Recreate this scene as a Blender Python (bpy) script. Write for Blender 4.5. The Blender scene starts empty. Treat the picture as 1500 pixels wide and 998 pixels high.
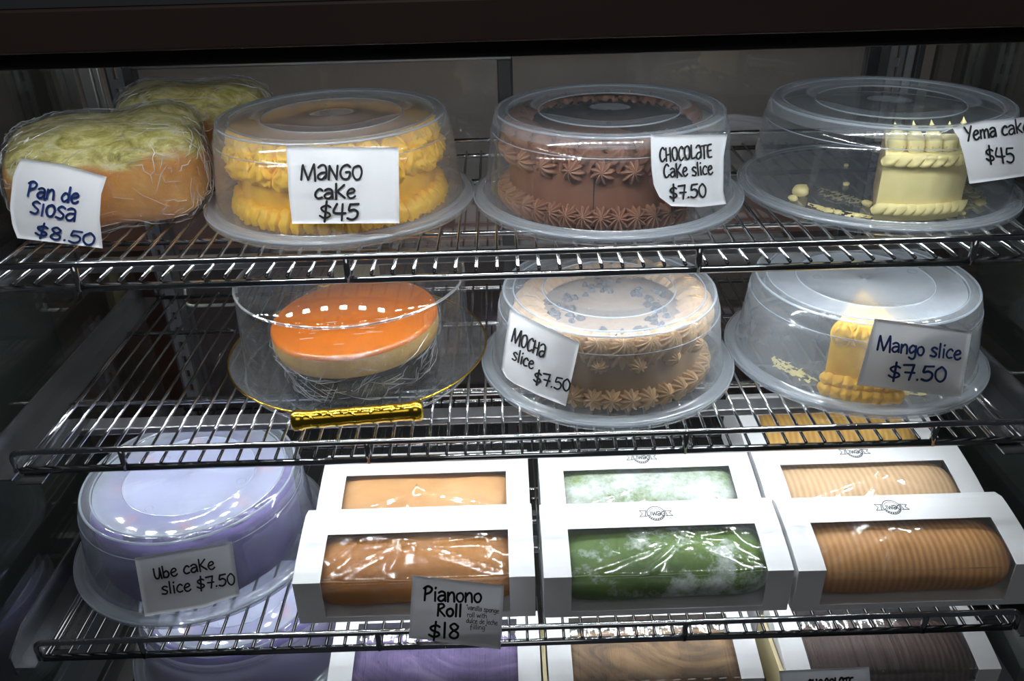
import bpy, bmesh, math, random
from mathutils import Vector, Matrix, noise
random.seed(7)
PI = math.pi
S = bpy.context.scene
COL = S.collection
# ---------------------------------------------------------------- camera
FPX = 1225.0
CZ = 1.45
CAM = Vector((0, 0, CZ))
def _axes():
    dy = Vector((722-750, 499+172, -FPX)).normalized()
    x0 = Vector((1, .0265, 0)); dx = (x0-dy*x0.dot(dy)).normalized()
    return dx, dy, dx.cross(dy)
AX = _axes()
RM = Matrix((AX[0], AX[1], AX[2]))          # world = RM @ camera
cd = bpy.data.cameras.new('camera'); co = bpy.data.objects.new('camera', cd); COL.objects.link(co)
cd.sensor_fit = 'HORIZONTAL'; cd.sensor_width = 36; cd.lens = 36*FPX/1500
cd.clip_start = .02; cd.clip_end = 50
co.matrix_world = Matrix.Translation(CAM) @ RM.to_4x4()
S.camera = co
def ray(x, y): return RM @ Vector((x-750, -(y-499), -FPX))
def onz(x, y, z): r = ray(x, y); return CAM+r*((z-CAM.z)/r.z)
def ony(x, y, Y): r = ray(x, y); return CAM+r*(Y/r.y)
# ---------------------------------------------------------------- world, lights, exposure
w = bpy.data.worlds.new('world'); S.world = w; w.use_nodes = True
w.node_tree.nodes['Background'].inputs[0].default_value = (.55, .6, .7, 1)
w.node_tree.nodes['Background'].inputs[1].default_value = .035
S.view_settings.view_transform = 'Standard'; S.view_settings.look = 'None'
S.view_settings.gamma = 1; S.view_settings.use_curve_mapping = False
S.view_settings.exposure = 0.12
try: S.cycles.transparent_max_bounces = 32
except Exception: pass
def area(name, loc, rot, sx, sy, power, col=(1, 1, 1), spread=PI):
    l = bpy.data.lights.new(name, 'AREA'); l.shape = 'RECTANGLE'; l.size = sx; l.size_y = sy
    l.energy = power; l.color = col; l.spread = spread
    o = bpy.data.objects.new(name, l); COL.objects.link(o); o.location = loc; o.rotation_euler = rot
    return o
COOL = (.90, .96, 1)
area('shop_fill_light', (-.1, -.9, 2.75), (math.radians(38), 0, 0), 1.6, .8, 4.8, (1, .97, .93))  # added fill for the case front, standing in for the shop's ambient light
area('back_room_lamp', (0, 1.75, 2.0), (math.radians(-25), 0, 0), 1.2, .3, 9, (1, .93, .85))
# ---------------------------------------------------------------- materials
class NT:
    def __init__(s, name):
        m = bpy.data.materials.new(name); m.use_nodes = True; s.m = m; s.t = m.node_tree
        s.t.nodes.clear(); s.out = s.n('ShaderNodeOutputMaterial')
    def n(s, typ, **kw):
        nd = s.t.nodes.new(typ)
        for k, v in kw.items(): setattr(nd, k, v)
        return nd
    def l(s, a, b): s.t.links.new(a, b)
    def co(s, scale=(1, 1, 1), rot=(0, 0, 0)):
        tc = s.n('ShaderNodeTexCoord'); mp = s.n('ShaderNodeMapping')
        mp.inputs['Scale'].default_value = scale; mp.inputs['Rotation'].default_value = rot
        s.l(tc.outputs['Object'], mp.inputs[0]); return mp.outputs[0]
    def noise(s, vec, scale, detail=4, rough=.55, dist=0):
        nd = s.n('ShaderNodeTexNoise'); nd.inputs['Scale'].default_value = scale
        nd.inputs['Detail'].default_value = detail; nd.inputs['Roughness'].default_value = rough
        nd.inputs['Distortion'].default_value = dist; s.l(vec, nd.inputs['Vector']); return nd.outputs['Fac']
    def ramp(s, fac, stops):
        r = s.n('ShaderNodeValToRGB'); e = r.color_ramp.elements
        while len(e) < len(stops): e.new(.5)
        for i, (p, c) in enumerate(stops): e[i].position = p; e[i].color = (*c, 1) if len(c) == 3 else c
        s.l(fac, r.inputs[0]); return r.outputs[0]
    def math(s, op, a, b=None, c=None):
        nd = s.n('ShaderNodeMath', operation=op)
        for i, v in enumerate((a, b, c)):
            if v is None: continue
            if isinstance(v, (int, float)): nd.inputs[i].default_value = v
            else: s.l(v, nd.inputs[i])
        return nd.outputs[0]
    def bump(s, h, strength=.5, dist=.002, nrm=None):
        b = s.n('ShaderNodeBump'); b.inputs['Strength'].default_value = strength; b.inputs['Distance'].default_value = dist
        s.l(h, b.inputs['Height'])
        if nrm: s.l(nrm, b.inputs['Normal'])
        return b.outputs[0]
    def mixc(s, fac, a, b):
        m = s.n('ShaderNodeMix', data_type='RGBA')
        for i, v in ((0, fac), (6, a), (7, b)):
            if isinstance(v, (int, float)): m.inputs[i].default_value = v
            elif isinstance(v, tuple): m.inputs[i].default_value = (*v, 1)
            else: s.l(v, m.inputs[i])
        return m.outputs[2]
    def princ(s, col, rough=.5, metal=0, nrm=None, **kw):
        p = s.n('ShaderNodeBsdfPrincipled')
        if isinstance(col, tuple): p.inputs['Base Color'].default_value = (*col, 1)
        else: s.l(col, p.inputs['Base Color'])
        if isinstance(rough, (int, float)): p.inputs['Roughness'].default_value = rough
        else: s.l(rough, p.inputs['Roughness'])
        p.inputs['Metallic'].default_value = metal
        for k, v in kw.items(): p.inputs[k.replace('_', ' ')].default_value = v
        if nrm: s.l(nrm, p.inputs['Normal'])
        s.l(p.outputs[0], s.out.inputs[0]); return s.m
def solid(name, col, rough=.5, metal=0, ns=0, amt=.15, bump=0, bs=60, **kw):
    t = NT(name); v = t.co()
    c = col
    if ns: c = t.mixc(t.noise(v, ns, 5), tuple(x*(1-amt) for x in col), tuple(min(1, x*(1+amt)) for x in col))
    nr = t.bump(t.noise(v, bs, 5), bump, .002) if bump else None
    return t.princ(c, rough, metal, nr, **kw)
def plastic(name, haze, tint=(.86, .93, 1), rough=.12, edge=.35, tr=.96, spec=.04, bump=0, bscale=40, smear=0, diff=.75):
    t = NT(name); v = t.co()
    lw = t.n('ShaderNodeLayerWeight'); lw.inputs['Blend'].default_value = .5
    f = lw.outputs['Facing']
    nr = t.bump(t.noise(v, bscale, 3), bump, .004) if bump else None
    tp = t.n('ShaderNodeBsdfTransparent'); tp.inputs[0].default_value = (tr*.985, tr*.995, tr, 1)
    df = t.n('ShaderNodeBsdfDiffuse'); tl = t.n('ShaderNodeBsdfTranslucent')
    for q in (df, tl): q.inputs[0].default_value = (tint[0]*diff, tint[1]*diff, tint[2]*diff, 1)
    ms = t.n('ShaderNodeMixShader'); ms.inputs[0].default_value = .45
    t.l(df.outputs[0], ms.inputs[1]); t.l(tl.outputs[0], ms.inputs[2])
    hz = t.math('MULTIPLY_ADD', t.math('POWER', f, 2.5), edge, haze)
    if smear: hz = t.math('ADD', hz, t.math('MULTIPLY', t.ramp(t.noise(v, 14, 4, .6, 1), [(.5, (0, 0, 0)), (.72, (1, 1, 1))]), smear))
    hz = t.math('MINIMUM', hz, .96)
    m1 = t.n('ShaderNodeMixShader'); t.l(hz, m1.inputs[0]); t.l(tp.outputs[0], m1.inputs[1]); t.l(ms.outputs[0], m1.inputs[2])
    gl = t.n('ShaderNodeBsdfGlossy'); gl.inputs['Roughness'].default_value = rough; gl.inputs[0].default_value = (1, 1, 1, 1)
    if nr: t.l(nr, gl.inputs['Normal'])
    gf = t.math('MULTIPLY_ADD', t.math('POWER', f, 4), .8, spec)
    m2 = t.n('ShaderNodeMixShader'); t.l(gf, m2.inputs[0]); t.l(m1.outputs[0], m2.inputs[1]); t.l(gl.outputs[0], m2.inputs[2])
    t.l(m2.outputs[0], t.out.inputs[0]); return t.m
M = {}
M['chrome'] = solid('chrome_wire', (.50, .51, .53), .14, 1, ns=30, amt=.1)
M['dark_metal'] = solid('dark_bracket_metal', (.20, .205, .215), .26, .9, ns=12)
M['alu'] = solid('aluminium_frame', (.33, .33, .34), .35, .9, ns=8)
M['alu_bright'] = solid('bright_aluminium', (.7, .7, .68), .3, .9, ns=8)
M['alu_dark'] = solid('dark_door_frame', (.055, .055, .058), .35, .3)
M['black'] = solid('black_gasket', (.004, .004, .004), .8)
M['brown'] = solid('brown_header', (.075, .048, .040), .55, ns=6, amt=.25)
M['dark'] = solid('dark_case_interior', (.016, .017, .016), .5, ns=4)
M['room_wall'] = solid('back_room_wall', (.20, .185, .17), .8, ns=3, amt=.15)
M['wood'] = solid('reddish_counter', (.06, .026, .018), .6, ns=6, amt=.4)
M['cream_wall'] = solid('yellow_cream_sheet', (.55, .5, .28), .7)
def paper_mat():
    t = NT('label_paper'); v = t.co(); c = t.ramp(t.noise(v, 14, 4), [(.3, (.78, .79, .81)), (.7, (.84, .85, .87))])
    d = t.n('ShaderNodeBsdfDiffuse'); tl = t.n('ShaderNodeBsdfTranslucent'); m = t.n('ShaderNodeMixShader'); m.inputs[0].default_value = .35
    t.l(c, d.inputs[0]); t.l(c, tl.inputs[0]); t.l(d.outputs[0], m.inputs[1]); t.l(tl.outputs[0], m.inputs[2]); t.l(m.outputs[0], t.out.inputs[0]); return t.m
M['paper'] = paper_mat()
M['ink'] = solid('black_marker', (.008, .008, .010), .55)
M['ink_blue'] = solid('blue_marker', (.012, .035, .16), .5, ns=90, amt=.5)
M['card'] = solid('white_card', (.70, .71, .72), .40, ns=5, amt=.02)
M['card_cream'] = solid('cream_card_edge', (.72, .62, .36), .6)
M['gold'] = solid('gold_metal', (.66, .44, .05), .2, 1, ns=30, amt=.15)
M['print'] = solid('printed_grey_ink', (.06, .06, .065), .6)
M['glass'] = plastic('clear_glass', .004, (.9, .95, 1), .015, .06, .985, .035)
M['glass_plate'] = plastic('fluted_plate_glass', .025, (.9, .95, 1), .03, .10, .96, .07, bump=.3, bscale=70)
M['thick_glass'] = plastic('thick_glass_edge', .12, (.9, .95, 1), .03, .2, .95, .35)
M['pane'] = plastic('door_glass', .02, (.8, .9, 1), .01, .02, .95, .07)
M['side_pane'] = plastic('side_glass', .02, (.5, .7, .6), .02, .0, .9, .06)
M['pp_clear'] = plastic('clear_plastic', .035, (.80, .90, 1), .07, .42, .97, .05, smear=.03)
M['pp_warm'] = plastic('warm_clear_plastic', .13, (.92, .90, .88), .10, .45, .96, .05, smear=.05)
M['lid_blue'] = plastic('frosted_blue_white_lid', .52, (.80, .90, 1), .09, .2, .96, .09, smear=.1, diff=.85)
M['lid_warm'] = plastic('hazy_warm_lid_panel', .46, (.85, .80, .76), .10, .25, .96, .06, smear=.1)
M['pp_milk'] = plastic('milky_plastic', .12, (.80, .90, 1), .12, .5, .95, .06, smear=.06)
M['pp_milky'] = plastic('frosted_plastic', .24, (.80, .89, 1), .12, .4, .95, .06, smear=.12)
M['pp_purple'] = plastic('frosted_plastic_over_cake', .30, (.78, .85, 1), .10, .3, .95, .07, smear=.08, diff=.55)
M['film'] = plastic('window_film', .045, (.9, .95, 1), .09, .12, .98, .10, bump=.03, bscale=22)
M['bead'] = plastic('thick_plastic_edge', .37, (.82, .90, 1), .10, .2, .96, .09)
M['pp_violet'] = plastic('frosted_violet_plastic', .48, (.80, .80, 1), .10, .3, .95, .07, diff=.8)
M['edge_band'] = plastic('lid_edge_band', .22, (.82, .90, 1), .09, .3, .96, .07)
M['lid_mid'] = plastic('slightly_hazy_lid_panel', .26, (.76, .86, 1), .10, .25, .96, .06, smear=.12)
M['lid_haze'] = plastic('hazy_lid_panel', .45, (.80, .88, .98), .12, .3, .96, .06, smear=.1)
M['ribfilm'] = plastic('ribbed_film', .07, (.9, .95, 1), .07, .15, .97, .10, bump=.1)
def cling(name, haze=.10, streak=.55, sp=.2):
    t = NT(name); v = t.co()
    n1 = t.noise(t.co((1, 1, 1)), 38, 6, .72, 2.2)
    n2 = t.noise(t.co((1, 2.2, .8), (0, .5, .6)), 90, 4, .7, 3)
    h = t.math('ADD', t.math('ABSOLUTE', t.math('SUBTRACT', n1, .5)), t.math('MULTIPLY', t.math('ABSOLUTE', t.math('SUBTRACT', n2, .5)), .6))
    nr = t.bump(h, 1.0, .02)
    tp = t.n('ShaderNodeBsdfTransparent'); tp.inputs[0].default_value = (.97, .97, .97, 1)
    df = t.n('ShaderNodeBsdfDiffuse'); df.inputs[0].default_value = (.8, .8, .8, 1); t.l(nr, df.inputs['Normal'])
    gl = t.n('ShaderNodeBsdfGlossy'); gl.inputs['Roughness'].default_value = .22; t.l(nr, gl.inputs['Normal'])
    m1 = t.n('ShaderNodeMixShader')
    st = None
    for sc, ro, ns in (((1, 3.2, 1), (0, .3, .7), 34), ((1, 1, 3), (.5, 0, -.4), 48), ((2.5, 1, 1), (0, .6, .2), 85)):
        n_ = t.noise(t.co(sc, ro), ns, 3, .6, 1.2)
        rd = t.math('SUBTRACT', 1, t.math('MINIMUM', t.math('MULTIPLY', t.math('ABSOLUTE', t.math('SUBTRACT', n_, .5)), 52), 1))
        st = rd if st is None else t.math('MAXIMUM', st, rd)
    patch = t.ramp(t.noise(t.co(), 11, 3), [(.38, (.12, .12, .12)), (.62, (1, 1, 1))])
    t.l(t.math('MULTIPLY_ADD', t.math('MULTIPLY', st, patch), streak, haze), m1.inputs[0])  # streak mixes in white lines as painted glints along the wrinkles
    t.l(tp.outputs[0], m1.inputs[1]); t.l(df.outputs[0], m1.inputs[2])
    lw = t.n('ShaderNodeLayerWeight'); t.l(nr, lw.inputs['Normal'])
    m2 = t.n('ShaderNodeMixShader'); t.l(t.math('MULTIPLY_ADD', t.math('POWER', lw.outputs['Facing'], 3), .5, sp), m2.inputs[0])
    t.l(m1.outputs[0], m2.inputs[1]); t.l(gl.outputs[0], m2.inputs[2]); t.l(m2.outputs[0], t.out.inputs[0]); return t.m
M['cling'] = cling('cling_wrap', .02, .10, .12)
M['crease'] = plastic('white_crease_glint', .55, (1, 1, 1), .15, .0, .96, .30, diff=1); M['cling_thin'] = cling('cling_wrap_thin', .0, .12, .07)  # white material for strands that stand in for glints on the wrap
def led_mat(k):
    t = NT('led_emitter'); e = t.n('ShaderNodeEmission'); e.inputs[0].default_value = (.9, .96, 1, 1); e.inputs[1].default_value = k
    t.l(e.outputs[0], t.out.inputs[0]); return t.m
LEDM = [led_mat(k) for k in (300, 200, 190, 330)]   # under the top, second and third shelf, and in the header
def frost(name, c1, c2, sc=25, rough=.5, bump=.25, bs=120, sss=.0):
    t = NT(name); v = t.co()
    c = t.ramp(t.noise(v, sc, 5, .6), [(.3, c1), (.7, c2)])
    return t.princ(c, rough, 0, t.bump(t.noise(v, bs, 5), bump, .0015), Subsurface_Weight=sss)
M['mango_f'] = frost('mango_frosting', (.86, .42, .010), (.96, .60, .035), 40, .5, .9, 60)
M['mango_g'] = frost('mango_glaze', (.42, .15, .04), (.62, .30, .07), 14, .3, .1)
M['choc_f'] = frost('chocolate_frosting', (.23, .105, .062), (.32, .155, .095), 20, .5)
M['choc_b'] = frost('chocolate_cake_side', (.18, .075, .042), (.25, .11, .065), 12, .5)
M['choc_dark'] = solid('chocolate_crumb', (.03, .014, .01), .8, bump=.4)
M['mocha_f'] = frost('mocha_frosting', (.50, .31, .15), (.62, .40, .20), 22, .5)
M['mocha_b'] = frost('mocha_cake_side', (.34, .22, .12), (.45, .30, .17), 8, .5, .4, 40)
M['chip'] = solid('dark_chocolate_chip', (.03, .018, .016), .4)
M['yema_f'] = frost('yema_frosting', (.78, .66, .28), (.88, .77, .40), 22, .5)
M['yema_c'] = frost('yema_sponge_cut', (.50, .36, .20), (.62, .50, .30), 60, .8, .5, 200)
M['ube_f'] = frost('ube_frosting', (.10, .065, .25), (.20, .14, .42), 16, .5)
M['ube_red'] = solid('red_candied_bit', (.42, .03, .10), .5)
M['flan_t'] = frost('flan_caramel_top', (.48, .115, .008), (.58, .16, .010), 10, .12, .05)
M['flan_s'] = frost('flan_custard_side', (.52, .31, .07), (.62, .40, .11), 30, .4, .3)
M['foil_black'] = solid('black_base_under_wrap', (.010, .010, .012), .22, ns=20, amt=.5, bump=1, bs=45)
def bread_mat():
    t = NT('bread_crust'); v = t.co()
    tc = t.n('ShaderNodeTexCoord'); sp = t.n('ShaderNodeSeparateXYZ'); t.l(tc.outputs['Object'], sp.inputs[0])
    side = t.ramp(t.noise(v, 16, 4), [(.3, (.48, .14, .015)), (.52, (.66, .27, .035)), (.72, (.80, .45, .11))])
    top = t.ramp(t.noise(t.co((1, 1, 2)), 28, 6, .7, 1.5), [(.34, (.26, .22, .04)), (.46, (.52, .45, .11)), (.56, (.78, .70, .28)), (.68, (.88, .84, .55))])
    k = t.math('ADD', sp.outputs['Z'], t.math('MULTIPLY', t.noise(v, 18, 3), .05))
    f = t.ramp(k, [(.098, (0, 0, 0)), (.106, (1, 1, 1))])
    return t.princ(t.mixc(f, side, top), .55, 0, t.bump(t.noise(v, 90, 6, .7), .5, .003))
M['bread'] = bread_mat()
def roll_mat(name, cols, sc=9, powder=None, rib=None, pthr=(.45, .6), dist=.4):
    t = NT(name); v = t.co((.6, 1, 1))
    c = t.ramp(t.noise(v, sc, 5, .6, dist), [(.3, cols[0]), (.55, cols[1]), (.75, cols[2])])
    h = t.noise(v, 90, 4)
    if rib:
        wv = t.n('ShaderNodeTexWave'); wv.inputs['Scale'].default_value = rib; wv.inputs['Distortion'].default_value = .6
        t.l(t.co((1, 0, .35)), wv.inputs['Vector'])
        c = t.mixc(t.math('MULTIPLY', wv.outputs['Fac'], .30), c, tuple(min(1, x*1.9+.02) for x in cols[1]))
        h = wv.outputs['Fac']
    if powder:
        pf = t.ramp(t.noise(t.co((1, 1, 1)), 13, 8, .72), [(pthr[0], (0, 0, 0)), (pthr[1], (1, 1, 1))])
        c = t.mixc(pf, c, powder)
    return t.princ(c, .6, 0, t.bump(h, .3, .0015))
M['roll_gold'] = roll_mat('golden_roll', ((.32, .11, .010), (.46, .18, .018), (.56, .26, .04)))
M['roll_pale'] = roll_mat('pale_golden_roll', ((.62, .30, .10), (.72, .40, .17), (.80, .50, .25)))
M['roll_green'] = roll_mat('green_pandan_roll', ((.05, .11, .008), (.10, .19, .012), (.17, .28, .03)), 9, (.66, .70, .68), pthr=(.50, .64))
M['roll_green_dusted'] = roll_mat('dusted_green_roll', ((.13, .22, .02), (.20, .32, .03), (.26, .40, .05)), 9, (.80, .84, .84), pthr=(.36, .55))
M['roll_tan'] = roll_mat('ribbed_tan_roll', ((.40, .18, .045), (.48, .23, .07), (.52, .27, .09)), 5, rib=42)
M['roll_tan_pale'] = roll_mat('pale_ribbed_roll', ((.66, .38, .20), (.74, .46, .26), (.78, .50, .28)), 5, rib=42)
M['roll_crust'] = roll_mat('golden_ribbed_roll', ((.50, .22, .04), (.70, .38, .08), (.76, .48, .14)), 8, rib=40)
M['roll_purple'] = roll_mat('purple_swirl_roll', ((.07, .045, .14), (.20, .13, .33), (.46, .36, .58)), 16, dist=2.5)
M['roll_mocha'] = roll_mat('tan_roll_with_dark_streaks', ((.05, .025, .02), (.42, .24, .10), (.60, .42, .24)), 16, dist=2.2)
M['roll_dark'] = roll_mat('dark_chocolate_roll', ((.05, .024, .018), (.075, .036, .026), (.10, .05, .035)), 9, rib=42)
M['roll_red'] = roll_mat('red_and_cream_roll', ((.45, .03, .05), (.55, .10, .10), (.75, .55, .40)), 16, dist=2)
# ---------------------------------------------------------------- helpers
def setp(o, label=None, cat=None, group=None, kind=None):
    if label: o['label'] = label
    if cat: o['category'] = cat
    if group: o['group'] = group
    if kind: o['kind'] = kind
    return o
def thing(name, label, cat, loc=(0, 0, 0), rz=0, group=None):
    o = bpy.data.objects.new(name, None); COL.objects.link(o); o.empty_display_size = .02
    o.location = loc; o.rotation_euler = (0, 0, rz); return setp(o, label, cat, group)
def link(name, me, mat=None, parent=None, loc=None, rot=None, scale=None):
    if mat is not None and not me.materials: me.materials.append(mat)
    o = bpy.data.objects.new(name, me); COL.objects.link(o)
    if parent is not None: o.parent = parent
    if loc is not None: o.location = loc
    if rot is not None: o.rotation_euler = rot
    if scale is not None: o.scale = scale
    return o
def mk(name, V, F, smooth=False):
    me = bpy.data.meshes.new(name); me.from_pydata([tuple(v) for v in V], [], F); me.update()
    if smooth:
        me.polygons.foreach_set('use_smooth', [True]*len(me.polygons))
    return me
def obj(name, vf, mat, parent=None, smooth=False, **kw): return link(name, mk(name, vf[0], vf[1], smooth), mat, parent, **kw)
def join(*parts):
    V, F = [], []
    for v, f in parts:
        n = len(V); V += [tuple(x) for x in v]; F += [tuple(i+n for i in q) for q in f]
    return V, F
def xf(vf, m): return [tuple(m @ Vector(v)) for v in vf[0]], vf[1]
def box(x0, x1, y0, y1, z0, z1, b=0):
    if not b:
        V = [(x, y, z) for z in (z0, z1) for y in (y0, y1) for x in (x0, x1)]
        return V, [(0, 2, 3, 1), (4, 5, 7, 6), (0, 1, 5, 4), (2, 6, 7, 3), (0, 4, 6, 2), (1, 3, 7, 5)]
    bm = bmesh.new(); v = [bm.verts.new(p) for p in box(x0, x1, y0, y1, z0, z1)[0]]
    for q in box(0, 1, 0, 1, 0, 1)[1]: bm.faces.new([v[i] for i in q])
    bmesh.ops.bevel(bm, geom=bm.edges[:], offset=b, segments=2, affect='EDGES', profile=.5)
    bm.verts.index_update(); r = [tuple(p.co) for p in bm.verts], [tuple(p.index for p in q.verts) for q in bm.faces]
    bm.free(); return r
def lathe(prof, n=64, a0=0, a1=2*PI, rad=None):
    full = abs(a1-a0-2*PI) < 1e-6; m = n if full else n+1
    V, F = [], []; k = len(prof)
    for i in range(m):
        a = a0+(a1-a0)*i/n
        for j, (r, z) in enumerate(prof):
            rr = r if rad is None else rad(r, z, a, j)
            V.append((rr*math.cos(a), rr*math.sin(a), z))
    for i in range(n):
        i2 = (i+1) % m
        for j in range(k-1):
            a, b, c, d = i*k+j, i2*k+j, i2*k+j+1, i*k+j+1
            if prof[j][0] < 1e-6: F.append((a, c, d))
            elif prof[j+1][0] < 1e-6: F.append((a, b, d))
            else: F.append((a, b, c, d))
    return V, F
def tube(pts, r, n=8, closed=False, cap=True):
    P = [Vector(p) for p in pts]; V, F = [], []; N = len(P)
    up = None
    for i, p in enumerate(P):
        if closed: t = P[(i+1) % N]-P[i-1]
        else: t = P[min(i+1, N-1)]-P[max(i-1, 0)]
        t.normalize()
        if up is None:
            up = Vector((0, 0, 1)) if abs(t.z) < .9 else Vector((1, 0, 0))
        a = up-t*up.dot(t)
        a.normalize(); b = t.cross(a); up = a
        rr = r[i] if isinstance(r, (list, tuple)) else r
        for k in range(n):
            th = 2*PI*k/n; V.append(tuple(p+a*(rr*math.cos(th))+b*(rr*math.sin(th))))
    for i in range(N if closed else N-1):
        j = (i+1) % N
        for k in range(n): F.append((i*n+k, i*n+(k+1) % n, j*n+(k+1) % n, j*n+k))
    if cap and not closed: F.append(tuple(range(n))[::-1]); F.append(tuple((N-1)*n+k for k in range(n)))
    return V, F
def catmull(P, k=5):
    if len(P) < 3: return P
    Q = [P[0]]+list(P)+[P[-1]]; out = []
    for i in range(1, len(Q)-2):
        for j in range(k):
            t = j/k; a, b, c, d = Q[i-1], Q[i], Q[i+1], Q[i+2]
            out.append(tuple(.5*((2*b[m])+(-a[m]+c[m])*t+(2*a[m]-5*b[m]+4*c[m]-d[m])*t*t+(-a[m]+3*b[m]-3*c[m]+d[m])*t**3) for m in range(len(b))))
    out.append(P[-1]); return out
# ---------------------------------------------------------------- the case
ZS = [CZ-.324, CZ-.526, CZ-.726, CZ-.930]
YF = [.732, .717, .645, .645]
XL, XR, YB = -.575, .612, 1.20
def struct(name, vf, mat, **kw):
    o = obj(name, vf, mat, **kw); o['kind'] = 'structure'; return o
struct('floor', box(XL-.1, XR+.1, .55, 2.1, .30, .34), M['dark'])
struct('ceiling', box(XL-.1, XR+.1, .66, YB+.02, CZ-.112, CZ-.092), M['dark'])
struct('wall_left', box(XL-.006, XL, .60, YB, .34, CZ-.112), M['side_pane'])
struct('wall_right', box(XR, XR+.006, .60, YB, .34, CZ-.112), M['side_pane'])
struct('wall_back', box(-1.6, 1.6, 2.0, 2.05, 0.3, 2.3), M['room_wall'])
struct('wall_outer_left', box(XL-.42, XL-.40, .3, 2.0, .0, 1.5), M['dark'])
struct('wall_outer_right', box(XR+.40, XR+.42, .3, 2.0, .0, 1.5), M['dark'])
# header beam over the opening
struct('trim_1', box(XL-.1, XR+.1, .642, .66, CZ-.1135, CZ-.100, .003), M['black'])
struct('trim_2', box(XL-.1, XR+.1, .628, .70, CZ-.100, CZ-.070, .002), M['brown'])
struct('trim_3', box(XL-.1, XR+.1, .63, .95, CZ-.0695, CZ-.06), M['alu'])
struct('trim_4', box(XL-.1, XR+.1, .60, .62, .30, .50, .003), M['black'])
# sliding rear doors
ztop, zbot = CZ-.200, .36
def door(name, x0, x1, y):
    d = bpy.data.objects.new(name, None); COL.objects.link(d); d.location = (0, y, 0); d['kind'] = 'structure'
    obj('top_rail', box(x0, x1, -.008, .008, ztop-.016, ztop, .002), M['alu'], d)
    obj('bottom_rail', box(x0, x1, -.008, .008, zbot, zbot+.04, .002), M['alu'], d)
    obj('stile', box(x0, x0+.020, -.008, .008, zbot+.04, ztop-.016, .002), M['alu_dark'], d)
    obj('stile', box(x1-.020, x1, -.008, .008, zbot+.04, ztop-.016, .002), M['alu_dark'], d)
    obj('glass_pane', box(x0+.018, x1-.018, -.002, .002, zbot+.03, ztop-.014), M['pane'], d)
    return d
d1 = door('door_1', -.525, .018, YB+.012)
lp = [(-.505, -.006, CZ-.545)]+[(-.497-.008*math.cos(a), -.014, CZ-.569-.008*math.sin(a)) for a in (0, .5, 1, 1.57)]+[(-.432+.008*math.cos(a), -.014, CZ-.569-.008*math.sin(a)) for a in (1.57, 1, .5, 0)]+[(-.424, -.006, CZ-.545)]
obj('pull_handle', tube(lp, .0028, 8), M['alu_bright'], d1, True)
door('door_2', .0, .545, YB+.034)
struct('trim_5', box(XL, XR, YB, YB+.05, ztop+.001, CZ-.112), M['black'])
for i, (x0, x1) in enumerate(((-.575, -.556), (-.556, -.546), (.560, .575), (.577,   .588))):
    struct('trim_%d' % (6+i), box(x0+.001, x1, YB-.012, YB-.002, CZ-.36, CZ-.19, .002), M['alu_bright'] if i in (0, 2, 1) else M['alu_dark'])
# back room beyond the rear doors
o = obj('counter', box(-1.2, 1.2, 1.62, 1.9, .31, .80), M['wood']); setp(o, 'reddish brown counter in the dim room behind the rear glass doors', 'counter')
o = obj('wall_panel', box(-.355, -.262, 1.600, 1.615, .64, .79), M['cream_wall']); setp(o, 'pale yellow sheet on the counter front seen behind the glass cake dome', 'panel')
# slotted uprights
for s, x in ((0, -.513), (1, .538)):
    u = thing('slotted_upright', ('left' if s == 0 else 'right')+' slotted metal shelf upright in the rear corner of the case', 'shelf post', (x, 1.165, .36))
    h = CZ-.20-.36; W2 = .010
    V = [(-W2, 0, 0), (W2, 0, 0), (-W2, 0, h), (W2, 0, h)]
    obj('face', join(box(-W2, -.0035, -.003, .003, 0, h), box(.0035, W2, -.003, .003, 0, h)), M['alu'], u)
    obj('side', join(box(-W2-.003, -W2, -.003, .02, 0, h), box(W2, W2+.003, -.003, .02, 0, h)), M['alu_dark'], u)
    sp = mk('slot_bridge', *box(-.0042, .0042, -.002, .002, 0, .012)); sp.materials.append(M['alu'])
    for k in range(int(h/.026)): link('slot_bridge', sp, None, u, loc=(0, 0, .026*k))
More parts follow.
